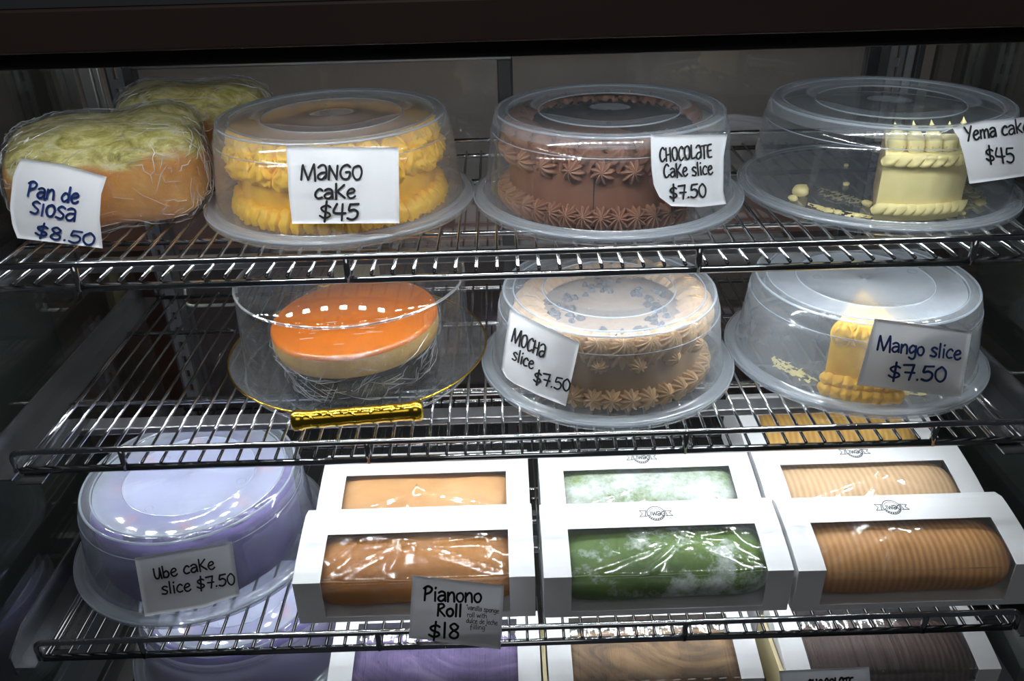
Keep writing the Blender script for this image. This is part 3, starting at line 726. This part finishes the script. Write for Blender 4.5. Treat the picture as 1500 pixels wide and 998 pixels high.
M['smear'] = plastic('cream_smear', .55, (.95, .88, .55), .4, .1, .96, .02)
crumbs = [((1144, 293), .0055), ((1172, 282), .010), ((1240, 268), .004), ((1190, 318), .003), ((1212, 322), .004), ((1247, 330), .004), ((1270, 298), .006), ((1455, 300), .006), ((1444, 322), .004), ((1240, 240), .003)]
for k, ((x, y), r) in enumerate(crumbs):
    p = onz(x, y, z1+.007)
    dx_, dy_ = p.x-C_YEMA[0], p.y-C_YEMA[1]; q = math.hypot(dx_, dy_); s = min(1, .112/q)
    o = obj('cake_crumb', crumb(k, r), M['yema_f'], None, True, loc=(C_YEMA[0]+dx_*s, C_YEMA[1]+dy_*s, z1+.0035+r*.62), scale=(1, 1, .65))
    setp(o, ['small pale yellow cake crumb lying on the tray beside the yema slice', 'largest pale yellow crumb, left side of the yema slice tray', 'second largest crumb, leftmost on the yema slice tray'][1 if k == 1 else 2 if k == 0 else 0], 'crumb', 'crumbs around the yema slice')
def smear(name, label, cx, cy, z, R0_, a0, a1, r0, r1, seed, mat):
    V, F = [], []; nu, nv = 40, 8
    for i in range(nu+1):
        a = math.radians(a0+(a1-a0)*i/nu)
        e = math.sin(PI*i/nu)**.5
        for j in range(nv+1):
            q = j/nv; r = r0+(r1-r0)*(.5+(q-.5)*e*(1+.8*noise.noise(Vector((i*.45, seed, 0)))))
            V.append((cx+r*math.cos(a), cy+r*math.sin(a), z+.0014*math.sin(PI*q)*(1+noise.noise(Vector((i*.5, j*.9, seed))))))
    n = nv+1
    for i in range(nu):
        for j in range(nv):
            if noise.noise(Vector((i*.35, j*.6, seed*2.3))) > -.12: F.append((i*n+j, (i+1)*n+j, (i+1)*n+j+1, i*n+j+1))
    o = obj(name, (V, F), mat, None, True); setp(o, label, 'frosting'); o['kind'] = 'stuff'
smear('frosting_smear', 'thin arc of leftover yellow frosting on the tray left of the yema slice', C_YEMA[0], C_YEMA[1], z1+.0050, 0, -150, -110, .100, .116, 1.0, M['yema_f'])
smear('frosting_smear', 'patch of leftover frosting behind the yema slice', C_YEMA[0], C_YEMA[1], z1+.0050, 0, -175, -120, .050, .075, 2.0, M['smear'])
smear('frosting_smear', 'leftover frosting to the right of the yema slice', C_YEMA[0], C_YEMA[1], z1+.0050, 0, -60, 5, .085, .114, 3.0, M['yema_f'])
# ---- mango slice
t = thing('mango_cake_slice', 'single bright yellow mango cake slice inside the frosted container', 'cake slice', (C_MSL[0], C_MSL[1], z2+.005))
ma0, ma1 = math.radians(-126), math.radians(-86)
V, outer, cuts = wedge_body(.118, 0, .082, ma0, ma1, 24)
obj('frosted_side', (V, outer), M['mango_f'], t, True); obj('cut_face', (V, cuts), M['mango_f'], t)
shl = mk('bottom_shell', *xf(rosette(.0105, .011, 4, .3, .15, 24, 6), Matrix.Identity(4)), True); shl.materials.append(M['mango_f'])
for row, (n, z, R) in enumerate(((8, .018, .117), (8, .008, .121))):
    for k in range(n):
        a = ma0+(ma1-ma0)*(k+.5)/n
        link('bottom_shell', shl, None, t, loc=(R*math.cos(a), R*math.sin(a), z), rot=out_rot(a, 1.3, k))
for k in range(4):
    a = ma0+(ma1-ma0)*(k+.5)/4
    link('top_ruffle', rf[k], None, t, loc=(.112*math.cos(a), .112*math.sin(a), .076), rot=(Matrix.Rotation(a+PI/2, 4, 'Z') @ Matrix.Rotation(-.2, 4, 'X')).to_euler(), scale=(.8, .8, .9))
smear('frosting_smear', 'pale yellow frosting left on the tray right of the mango slice', C_MSL[0], C_MSL[1], z2+.0050, 0, -82, 5, .085, .122, 4.0, M['yema_f'])
smear('frosting_smear', 'streak of pale frosting on the tray left of the mango slice', C_MSL[0], C_MSL[1], z2+.0050, 0, -172, -130, .090, .112, 5.0, M['yema_f'])
# ---- ube cakes
for (c, lab) in ((C_UBE, 'purple ube cake with red bits blurred inside the frosted container on the third shelf'), (C_UBE2, 'purple cake inside the frosted container on the bottom shelf')):
    t = thing('ube_cake', lab, 'cake', (c[0], c[1], c[2]+.005))
    obj('cake_body', cake_body(.118, 0, .082, .008, .002), M['ube_f'], t, True)
    ros = mk('top_rosette', *rosette(.018, .014, 8, .8, .25), True); ros.materials.append(M['ube_f'])
    for k in range(16):
        a = 2*PI*k/16; link('top_rosette', ros, None, t, loc=(.094*math.cos(a), .094*math.sin(a), .080), rot=out_rot(a, .3, k))
    rb = mk('red_bit', *crumb(3, .008), True); rb.materials.append(M['ube_red'])
    for k in range(8):
        a = 2*PI*(k+.3)/8; link('red_bit', rb, None, t, loc=(.088*math.cos(a), .088*math.sin(a), .086), scale=(1.4, 1, .6), rot=(0, 0, k))
# ---------------------------------------------------------------- glass dome, plate and wrapped flan
DX, DY = -.180, .898
def flute(r, z, a, j): return r*(1+.010*math.cos(48*a)*(1 if .100 < r < .154 else 0))
t = thing('glass_cake_plate', 'clear fluted glass cake plate with a gold rim and gold handle', 'plate', (DX, DY, z2))
pp = [(0, .006), (.10, .006), (.118, .007), (.128, .010), (.140, .019), (.152, .029), (.155, .031), (.1545, .0325), (.151, .031), (.139, .0215), (.127, .0125), (.117, .0095), (.0, .009)]
obj('plate_body', lathe(pp, 192, rad=flute), M['glass_plate'], t, True)
obj('foot_ring', lathe([(.10, .006), (.102, .0), (.108, .0), (.110, .006)], 64), M['glass_plate'], t, True)
obj('gold_rim', tube([(.1548*math.cos(2*PI*k/96), .1548*math.sin(2*PI*k/96), .0325) for k in range(96)], .0012, 6, True), M['gold'], t, True)
for back in (0, 1):
    hm = Matrix.Rotation(PI*back, 4, 'Z')
    h = bpy.data.objects.new('handle', None)
    L2 = .066
    prof = [(0, -L2-.003), (.008, -L2-.003), (.0112, -L2), (.0112, -L2+.008), (.0098, -L2+.010)]+[(.0098+.0004*math.cos(k*1.6), -L2+.010+k*(2*L2-.02)/24) for k in range(1, 24)]+[(.0098, L2-.010), (.0112, L2-.008), (.0112, L2), (.008, L2+.003), (0, L2+.003)]
    V, F = lathe(prof, 20)
    mt = Matrix.Rotation(.09 if not back else PI+.09, 4, 'Z') @ Matrix.Translation((.006 if not back else 0, -.1585, .033)) @ Matrix.Rotation(PI/2, 4, 'Y')
    ho = obj('handle', xf((V, F), mt), M['gold'], t, True)
    # leaf ornament on the upper side
    leaf = shell(.016, .006, .004, 2, 8, 5, .2, .1); parts = []
    for k in range(10):
        x = -.050+k*.011
        mm = mt @ Matrix.Translation((-.0088, -.001, x)) @ Matrix.Rotation(PI/2, 4, 'Y') @ Matrix.Rotation(PI/2, 4, 'Z')
        mm = mt @ Matrix.Translation((-.0085, -.006+.004*(k % 2), x)) @ Matrix.Rotation(.9 if k < 5 else -.9, 4, 'X') @ Matrix.Rotation(-PI/2, 4, 'Y')
        lo_ = obj('leaf_ornament', xf(leaf, mm), M['gold'], ho, True)
    sp_ = obj('bracket_arm', join(xf(box(-.003, .003, -.012, .004, -.004, .004), mt @ Matrix.Translation((0, .008, -.045))), xf(box(-.003, .003, -.012, .004, -.004, .004), mt @ Matrix.Translation((0, .008, .045)))), M['gold'], ho)
t = thing('glass_dome', 'clear glass cake dome with a faceted knob over the orange flan', 'dome', (DX, DY, z2+.010))
pd = [(.1385, 0), (.1375, .004), (.1365, .010), (.1345, .060), (.1330, .108), (.1318, .115), (.1290, .1185), (.1240, .1205), (.105, .1275), (.08, .134), (.05, .1385), (.022, .1410), (0, .1415)]
obj('dome_body', lathe(pd, 96), M['glass'], t, True)
obj('shoulder_ring', tube([(.1322*math.cos(2*PI*k/128), .1322*math.sin(2*PI*k/128), .1150) for k in range(128)], .0016, 8, True), M['thick_glass'], t, True)
obj('foot_bead', tube([(.1383*math.cos(2*PI*k/128), .1383*math.sin(2*PI*k/128), .0015) for k in range(128)], .0014, 8, True), M['thick_glass'], t, True)
kn = [(.006, .141), (.006, .146), (.012, .150), (.017, .157), (.0175, .163), (.014, .170), (.007, .174), (0, .175)]
obj('knob', lathe(kn, 10), M['glass_plate'], t, False)
t = thing('leche_flan_cake', 'orange caramel topped flan wrapped in plastic on a black base under the glass dome', 'cake', (DX+.004, DY-.010, z2+.0105))
t.rotation_euler = (.02, -.05, 0)
obj('black_base', lathe([(0, 0), (.074, 0), (.083, .003), (.086, .018), (.090, .034), (.0925, .040), (0, .040)], 48, rad=lambda r, z, a, j: r*(1+.02*noise.noise(Vector((math.cos(a)*4, math.sin(a)*4, z*60))))), M['foil_black'], t, True)
obj('gold_band', tube([(.0868*math.cos(2*PI*k/48), .0868*math.sin(2*PI*k/48), .0345) for k in range(48)], .0013, 6, True), M['gold'], t, True)
obj('custard_side', lathe([(.088, .036), (.0955, .040), (.0985, .052), (.0985, .0640)], 64), M['flan_s'], t, True)
obj('caramel_top', lathe([(.0985, .0640), (.0978, .0675), (.095, .0690), (.05, .0690), (0, .0690)], 64), M['flan_t'], t, True)
def wr(r, z, a, j):
    return r+.0022*noise.noise(Vector((math.cos(a)*7, math.sin(a)*7, z*90)))+.0012*noise.noise(Vector((math.cos(a)*22, math.sin(a)*22, z*160)))+.0015
wp = [(.080, .001), (.088, .002), (.0905, .010), (.0895, .020), (.0900, .030), (.0965, .038), (.1, .048), (.1, .058), (.1, .0665), (.0972, .0715), (.07, .0708), (.0, .0708)]
cw = obj('cling_wrap', lathe(wp, 120, rad=wr), M['cling_thin'], t, True)
rnd = random.Random(5); parts = []
def wpt(a, u):
    k = min(len(wp)-2, int(u)); f = u-k; r = wp[k][0]*(1-f)+wp[k+1][0]*f; z = wp[k][1]*(1-f)+wp[k+1][1]*f
    r = wr(r, z, a, 0)+.0004; return Vector((r*math.cos(a), r*math.sin(a), z+.0003))
for q in range(260):
    a = rnd.uniform(0, 2*PI); u = rnd.choice((rnd.uniform(1, 5), rnd.uniform(2, 6), rnd.uniform(.3, 3.5)))
    du, da = rnd.choice(((.32, .02), (.28, .06), (.05, .05), (.25, -.06))); n = rnd.randint(4, 9)
    pts = [wpt(a+da*k, min(8, u+du*k)) for k in range(n)]
    r0 = rnd.uniform(.00015, .00045)
    parts.append(tube(pts, [r0*(.25+.75*math.sin(PI*(k+.5)/n)) for k in range(n)], 4, cap=False))
for q in range(14):
    a, r1 = rnd.uniform(-2.6, -.6), rnd.uniform(.03, .085); x, y = r1*math.cos(a), r1*math.sin(a); L_ = rnd.uniform(.006, .02)
    parts.append(tube([(x+L_*k/4, y+rnd.uniform(-.0006, .0006), .0722) for k in range(5)], .0002, 4, cap=False))
obj('wrap_crease_glints', join(*parts), M['crease'], cw, True)['kind'] = 'stuff'  # white strands added as glints to pick out the wrap over the base
# ---------------------------------------------------------------- wrapped bread
def loaf(label, X, Y, rz, sx, sy, sz, seed):
    t = thing('wrapped_bread_loaf', label, 'bread', (X, Y, z1+.001), rz, 'wrapped pan de siosa loaves')
    def body(off, wob, nu=88, nv=36):
        V, F = [], []
        for j in range(nv+1):
            ph = -PI/2+PI*j/nv
            for i in range(nu):
                th = 2*PI*i/nu
                def sp(c, e): return (abs(c)**e)*(1 if c >= 0 else -1)
                cx, cy = sp(math.cos(th), .50), sp(math.sin(th), .50)
                cr, cz = abs(math.cos(ph))**.42, sp(math.sin(ph), .55)
                # four joined buns: pull in at the seams
                seam = 1-.02*math.exp(-(cx*3.2)**2)-.03*math.exp(-(cy*3.2)**2)
                x, y, z = (sx+off)*cx*cr*seam, (sy+off)*cy*cr*seam, (sz+off)*cz
                if z > 0: z *= 1-.015*math.exp(-(x/.03)**2)-.03*math.exp(-(y/.03)**2)
                w_ = noise.noise(Vector((x*16, y*16, z*16+seed)))*.010
                w2 = wob*(.5-abs(noise.noise(Vector((x*45, y*70, z*35+seed))))*2+.5*noise.noise(Vector((x*150, y*150, z*100))))
                s_ = 1+(w_+w2)/max(.03, math.sqrt(x*x+y*y+z*z))
                V.append((x*s_, y*s_, max(0-(0 if off == 0 else .0005), z*s_+sz)))
        for j in range(nv):
            for i in range(nu): F.append((j*nu+i, j*nu+(i+1) % nu, (j+1)*nu+(i+1) % nu, (j+1)*nu+i))
        return V, F
    obj('bread', body(0, .0005), M['bread'], t, True)
    cw = obj('cling_wrap', body(.0028, .0030, 220, 90), M['cling'], t, True)
    V0 = body(.0036, .0030, 176, 72)[0]; rnd = random.Random(seed); parts = []
    def at(i, j): i %= 176; k = int(j)*176+int(i); return Vector(V0[k])
    for q in range(480):
        i, j = rnd.uniform(0, 176), rnd.choice((rnd.uniform(6, 40), rnd.uniform(22, 44), rnd.uniform(36, 60)))
        di, dj = rnd.choice(((1, .25), (.3, 1), (.8, -.6), (1, .6), (.15, 1)))
        n = rnd.randint(3, 9); sg = rnd.choice((-1, 1)); cv = rnd.uniform(-.12, .12)
        pts = []
        for k in range(n):
            jj = min(70, max(3, j+dj*k)); pts.append(at(i+sg*di*k, jj)); dj += cv
        pts = [p for a, p in enumerate(pts) if a == 0 or (p-pts[a-1]).length > 1e-4]
        if len(pts) < 3: continue
        r0 = rnd.uniform(.0002, .00060); m = len(pts)
        parts.append(tube(pts, [r0*(.25+.75*math.sin(PI*(k+.5)/m)) for k in range(m)], 4, cap=False))
    obj('wrap_crease_glints', join(*parts), M['crease'], cw, True)['kind'] = 'stuff'  # bright threads laid on the film as painted highlights along its wrinkles
    return t
loaf('cling wrapped bread loaf with yellow cheesy top, front left of the top shelf', -.432, .918, math.radians(20), .104, .084, .053, 1)
loaf('cling wrapped bread loaf standing behind the front loaf on the top shelf', -.385, 1.075, math.radians(14), .095, .065, .0555, 9)
# ---------------------------------------------------------------- card roll boxes
BP = [(0, 0), (0, .030), (0, .060), (.012, .0640), (.030, .0688), (.050, .0728), (.066, .0755), (.080, .0775), (.092, .0785), (.101, .0780), (.1045, .074)]
def bp_at(s):
    L = [math.dist(BP[i], BP[i+1]) for i in range(len(BP)-1)]
    for i, l in enumerate(L):
        if s <= l or i == len(L)-1: k = s/l; return (BP[i][0]+(BP[i+1][0]-BP[i][0])*k, BP[i][1]+(BP[i+1][1]-BP[i][1])*k)
        s -= l
BL_ = sum(math.dist(BP[i], BP[i+1]) for i in range(len(BP)-1))
def roll_box(label, rlabel, X0, X1, Y0, Z, rmat, logo=True, film='film', wy=(.008, .122), seed=0, rr=.043, cream=False):
    W = X1-X0; t = thing('bakery_box', label, 'box', (X0, Y0, Z), 0, 'white window boxes of cake roll')
    ss = sorted(set([0, .03, .06, wy[0], wy[1], .0725, .091, BL_, .101, .111, .131, .140, .148, .153]+[.06+.01*k for k in range(1, 7)]))
    ss = [s for s in ss if s <= BL_+1e-6]
    xs = [0, .030, W-.028, W]
    V, F = [], []
    for s in ss:
        y, z = bp_at(s)
        for x in xs: V.append((x, y, z))
    for i in range(len(ss)-1):
        for j in range(3):
            if j == 1 and ss[i] >= wy[0]-1e-6 and ss[i+1] <= wy[1]+1e-6: continue
            a = i*4+j; F.append((a, a+1, a+5, a+4))
    n0 = len(V); D = .1045
    # back, base and two sides
    for x in (0, W):
        ring = [(x,)+bp_at(s) for s in ss]+[(x, D, 0)]
        i0 = len(V); V += ring; q = tuple(range(i0, i0+len(ring))); F.append(q if x == 0 else q[::-1])
    i0 = len(V); V += [(0, D, 0), (W, D, 0), (W, D, .074), (0, D, .074), (0, 0, 0), (W, 0, 0)]
    F += [(i0+1, i0, i0+3, i0+2), (i0, i0+1, i0+5, i0+4)]
    o = obj('card_body', (V, F), M['card'], t)
    md = o.modifiers.new('thickness', 'SOLIDIFY'); md.thickness = .0006; md.offset = 0
    # transparent window film, creased
    nu, nv = 60, 34; V, F = [], []
    rnd = random.Random(seed)
    px, pv = rnd.uniform(.40, .62), rnd.uniform(.78, .86)
    creases = [((0, .45), (px, pv)), ((px, pv), (1, .52)), ((px, pv), (.30, .98)), ((px, pv), (.95, .93)), ((px, pv), (rnd.uniform(.2, .3), .15)), ((.82, .98), (1, .62)), ((.75, .12), (1, .42)), ((.02, .6), (.22, .98))]
    for j in range(nv+1):
        v = j/nv; s = wy[0]-.002+(wy[1]-wy[0]+.004)*v; y, z = bp_at(s)
        for i in range(nu+1):
            u = i/nu; x = .0285+(W-.055)*u
            env = min(1, 8*min(u, 1-u))*min(1, 6*min(v, 1-v))
            d = 0
            if film == 'film':
                for (ax, ay), (bx, by) in creases:
                    lx, ly = (bx-ax)*2.1, by-ay; L2 = lx*lx+ly*ly; k = max(0, min(1, (((u-ax)*2.1)*lx+(v-ay)*ly)/L2))
                    dist = math.hypot((u-ax)*2.1-k*lx, v-ay-k*ly)
                    d += .0022*math.exp(-(dist/.026)**1.1)
                d += .0008*noise.noise(Vector((u*4+seed, v*3, seed)))-.0018
            else: d = .0007*math.cos(u*2*PI*11)-.001
            # push along the local normal, inward base offset
            ny, nz = (-1, .0) if s < .055 else ((-.25, .97) if s < .09 else (-.05, 1))
            ln = math.hypot(ny, nz); off = d*env-.0008
            V.append((x, y+ny/ln*off, z+nz/ln*off))
    n = nu+1
    F = [(j*n+i, j*n+i+1, (j+1)*n+i+1, (j+1)*n+i) for j in range(nv) for i in range(nu)]
    obj('window_film', (V, F), M[film], t, True)
    if logo:
        sc = .00031; cy, cz = bp_at(.140); cx = W/2-.002
        ny = lambda y: y
        def put(x, y):
            s = .141+y*sc*1.45; yy, zz = bp_at(s); return (cx+x*sc, yy, zz+.0006)
        polys = []
        def stroke(pts, wd):
            for i in range(len(pts)-1):
                (x0, y0), (x1, y1) = pts[i], pts[i+1]; l = math.hypot(x1-x0, y1-y0) or 1
                nx_, ny_ = -(y1-y0)/l*wd/2, (x1-x0)/l*wd/2
                polys.append([(x0+nx_, y0+ny_), (x0-nx_, y0-ny_), (x1-nx_, y1-ny_), (x1+nx_, y1+ny_)])
        for (a, b, wd, sa, sb) in ((33, 24, 2.5, 0, 360), (27, 18, 1.4, 15, 165), (27, 18, 1.4, 200, 340)):
            stroke([(a*math.cos(math.radians(q)), b*math.sin(math.radians(q))) for q in range(sa, sb+1, 10)], wd)
        for s in (-1, 1):
            stroke([(s*32, 9), (s*60, 9+s*-2), (s*50, 0), (s*62, -10), (s*34, -9)], 2.4)
            stroke([(s*36, 8), (s*41, -8)], 3)
        for q in letter_geom('LIWAG', (-34, -7), (36, -7), 13, 3.2, (0, 1)): polys.append(q)
        for q in range(215, 330, 16):
            x, y = 30*math.cos(math.radians(q)), 20.5*math.sin(math.radians(q)); polys.append([(x-3, y-2), (x+2, y-2), (x+3, y+2), (x-2, y+2)])
        V, F = [], []
        for q in polys: i0 = len(V); V += [put(*p) for p in q]; F.append(tuple(range(i0, i0+len(q))))
        obj('printed_emblem', (V, F), M['print'], t)
    if cream: obj('side_tape', box(-.007, -.002, .004, .10, 0, .058), M['card_cream'], t)
    # the roll
    r = thing('cake_roll', rlabel, 'cake roll', (X0+W/2, Y0+.050, Z+.0015), 0, 'cake rolls in window boxes')
    L = W*.5-.010; m = 40; n = 36; V, F = [], []
    for i in range(m+1):
        x = -L+2*L*i/m; e = (1-abs(x/L)**9)**.5 if abs(x) < L else 0
        e = max(e, .02)
        for k in range(n):
            a = 2*PI*k/n; q = Vector((x*9, math.cos(a), math.sin(a)+seed))
            rr2 = e*(1+.04*noise.noise(q*1.5))
            V.append((x, .0455*rr2*math.copysign(abs(math.cos(a))**.85, math.cos(a)), max(0, .0315+.0330*rr2*math.copysign(abs(math.sin(a))**.95, math.sin(a))*(1+.015*math.sin(x*40+seed)))))
    for i in range(m):
        for k in range(n): F.append((i*n+k, i*n+(k+1) % n, (i+1)*n+(k+1) % n, (i+1)*n+k))
    F.append(tuple(range(n))); F.append(tuple(m*n+k for k in reversed(range(n))))
    obj('sponge', (V, F), M[rmat], r, True)
    obj('board', box(-L-.004, L+.004, -.048, .050, -.001, .0005), M['card'], r)
    return t
zb = ZS[2]+.0022
rows = [
 ('white window box of golden roll, front row, left, behind the Pianono label', 'golden brown roll in the front left white box', -.241, .023, .675, 'roll_gold', False, 1),
 ('white window box of green roll, front row, middle', 'green roll dusted with white powder in the front middle box', .033, .305, .672, 'roll_green', True, 2),
 ('white window box of tan ribbed roll, front row, right', 'tan ribbed roll in the front right box', .310, .575, .670, 'roll_tan', True, 3),
 ('white window box of pale golden roll, second row, left', 'pale golden roll in the left box of the second row', -.236, .022, .783, 'roll_pale', False, 4),
 ('white window box of powdered green roll, second row, middle', 'heavily powdered green roll in the middle box of the second row', .036, .302, .780, 'roll_green_dusted', True, 5),
 ('white window box of pale ribbed roll, second row, right', 'pale ribbed roll in the right box of the second row', .308, .572, .778, 'roll_tan_pale', True, 6),
 ('white window box of golden crusted roll, rearmost, under the mango slice container', 'golden ribbed roll in the rearmost box', .312, .572, .900, 'roll_crust', False, 7)]
for lab, rl, x0, x1, y0, mt, lg, sd in rows: roll_box(lab, rl, x0, x1, y0, zb, mt, lg, seed=sd)
zb4 = ZS[3]+.0022
rows = [
 ('bottom shelf window box of purple swirled roll, left', 'purple swirled roll in the bottom shelf left box', -.235, .030, .700, 'roll_purple', 11),
 ('bottom shelf window box of tan roll with dark streaks, middle', 'tan roll with dark streaks in the bottom shelf middle box', .040, .305, .698, 'roll_mocha', 12),
 ('bottom shelf window box of dark chocolate roll, right', 'dark chocolate roll in the bottom shelf right box', .335, .600, .700, 'roll_dark', 13),
 ('bottom shelf window box of red and cream roll, behind the dark chocolate one', 'red and cream roll behind the dark chocolate roll', .330, .595, .808, 'roll_red', 14),
 ('bottom shelf window box of purple roll, behind the left purple one', 'purple roll behind the left box on the bottom shelf', -.232, .026, .808, 'roll_purple', 15),
 ('bottom shelf window box of streaked tan roll, behind the middle one', 'streaked tan roll behind the middle box on the bottom shelf', .040, .300, .806, 'roll_mocha', 16)]
for lab, rl, x0, x1, y0, mt, sd in rows: roll_box(lab, rl, x0, x1, y0, zb4, mt, False, 'ribfilm', (.014, .150), sd, cream=(sd in (12, 13)))
# ---------------------------------------------------------------- labels
K, B = M['ink'], M['ink_blue']
price_label('white label reading Mango cake $45 on the top shelf container', [(419, 214), (584, 216)], [(428, 328), (585, 327)], [(419, 214), (423, 285), (428, 328)], [(584, 216), (585, 327)],
    mixsurf(tangent_surf(*C_MANGO, -97, .002), cone_surf(*C_MANGO), .25),
    [('MANGO'.replace('A', 'A'), (440, 263), (532, 263), 21, 3.3), ('caKe', (460, 290.5), (522, 290), 21, 3.3, (0, -1)), ('$45', (467, 321), (526, 322), 24, 3.4, (.03, -1))], K, seed=1)
price_label('white label reading Chocolate cake slice $7.50 with a curled corner', [(953, 197.5), (1065.5, 197)], [(983.8, 302), (1025, 303.5), (1064, 299)], [(953, 197.5), (954, 245), (957.5, 272), (966, 289), (983.8, 302)], [(1065.5, 197), (1060, 230), (1059.5, 280), (1064, 299)],
    mixsurf(tangent_surf(*C_CHOC, -63, .002), cone_surf(*C_CHOC), .15),
    [('CHOCOLATE', (966.5, 236.5), (1044, 231), 20, 2.7), ('CaKe slice', (972.5, 260.5), (1045, 254.5), 19, 2.6), ('$7.50', (981, 292), (1036, 288.3), 20, 2.8)], K, seed=2)
price_label('white label reading Yema cake $45, curling away at its left edge', [(1395, 187.5), (1440, 177), (1500, 171.5), (1514, 171)], [(1420, 269.5), (1460, 264), (1514, 256)], [(1395, 187.5), (1404, 201.5), (1413, 233), (1420, 269.5)], [(1514, 171), (1514, 256)],
    mixsurf(tangent_surf(*C_YEMA, -66, .002), cone_surf(*C_YEMA), .1),
    [('Yema cake', (1414, 206), (1509, 193), 20, 2.8, (-.12, -1)), ('$45', (1445, 237), (1488, 238), 22, 2.8, (-.18, -1))], K, seed=3)
price_label('slanted white label reading Mocha slice $7.50', [(747, 453), (849, 502.6)], [(753, 562), (790, 580), (828.7, 595)], [(747, 453), (734, 540), (742, 554), (753, 562)], [(849, 502.6), (828.7, 595)],
    mixsurf(cone_surf(*C_MOCHA), tangent_surf(*C_MOCHA, -118, .002), .2),
    [('MOCHA', (748.5, 500), (797, 525), 18.5, 2.7, (.2, -1)), ('slice', (749.5, 526), (781, 542), 17, 2.5, (.2, -1)), ('$7.50', (780.5, 560), (835, 574.5), 17.5, 2.7, (.12, -1))], K, seed=4)
price_label('white label reading Mango slice $7.50 in blue marker', [(1281.5, 467), (1424, 485)], [(1255, 564), (1408, 582.5)], [(1281.5, 467), (1255, 564)], [(1424, 485), (1408, 582.5)],
    mixsurf(tangent_surf(*C_MSL, -78, .002), cone_surf(*C_MSL), .2),
    [('Mango slice', (1284, 513), (1408, 527), 20, 3.1, (.12, -1)), ('$7.50', (1300, 554.5), (1387, 559.5), 22, 3.4, (.1, -1))], B, seed=5)
price_label('white label reading Ube cake slice $7.50', [(197, 818), (340, 794)], [(212, 903.5), (300, 890), (351, 872)], [(197, 818), (212, 903.5)], [(340, 794), (351, 872)],
    mixsurf(tangent_surf(*C_UBE, -78, .002), cone_surf(*C_UBE), .35),
    [('Ube caKe', (226, 849), (316, 833), 17, 2.6), ('slice $7.50', (237, 871), (346, 856), 17, 2.6)], K, seed=6)
bl = plane_surf((-.432, .794, z1+.05), (-.20, -1, .18))
price_label('white label reading Pan de siosa $8.50 in blue on the wrapped loaf', [(30, 232), (90, 240), (156.5, 259)], [(25.5, 349), (85, 356), (150.5, 364)], [(30, 232), (19, 258), (14.5, 304), (18, 330), (25.5, 349)], [(156.5, 259), (148, 285), (146, 320), (150.5, 364)],
    bl, [('Pan de', (39, 286), (115, 299), 22, 3.6), ('siosa', (43, 312), (111, 325), 27, 3.5), ('$8.50', (50, 345), (139, 361), 18, 3.3)], B, wrinkle=.001, seed=7)
price_label('white label reading Pianono roll $18 hanging on the third shelf front rail', [(604, 843), (738.5, 858)], [(599, 935), (733, 951.7)], [(604, 843), (599, 935)], [(738.5, 858), (733, 951.7)],
    plane_surf((.0, YF[2]-.007, z3), (0, -1, .0)),
    [('Pianono', (620, 880), (706, 883), 21, 3.4), ('Roll', (639, 902), (677, 904), 18, 3.4), ('$18', (627, 934), (674, 936), 22, 3.4),
     ('"vanilla sponge', (682.5, 893), (731, 899), 7, .9), ('roll with', (684, 904), (713, 906), 7, .9), ('dulce de leche', (682.5, 912.5), (729, 916), 7, .9), ('filling"', (688.5, 922), (713, 923), 7, .9)], K, seed=8)
price_label('label at the bottom edge of the photo on the dark chocolate roll box', [(1141, 983), (1273, 977)], [(1150, 1060), (1280, 1052)], [(1141, 983), (1150, 1060)], [(1273, 977), (1280, 1052)],
    plane_surf((.4, .693, z4+.05), (0, -1, .1)), [('CHOCOLATE', (1183, 1015), (1251, 1011), 19, 3)], K, seed=9)
# little folded flap of the yema label
f1, f2, f3 = [tangent_surf(*C_YEMA, -66, .003)(x, y) for x, y in ((1395.5, 188), (1384, 200), (1402, 197.5))]
fl = obj('curled_label_corner', ([f1, f2+Vector((0, .01, 0)), f3+Vector((0, .004, 0)), f1+Vector((0, .0006, 0)), f2+Vector((0, .0106, 0)), f3+Vector((0, .0046, 0))], [(0, 1, 2), (5, 4, 3), (0, 3, 4, 1), (1, 4, 5, 2), (2, 5, 3, 0)]), M['paper'])
yl = [o for o in bpy.data.objects if o.get('label', '').startswith('white label reading Yema')][0]
fl.parent = yl; fl.location = -yl.location
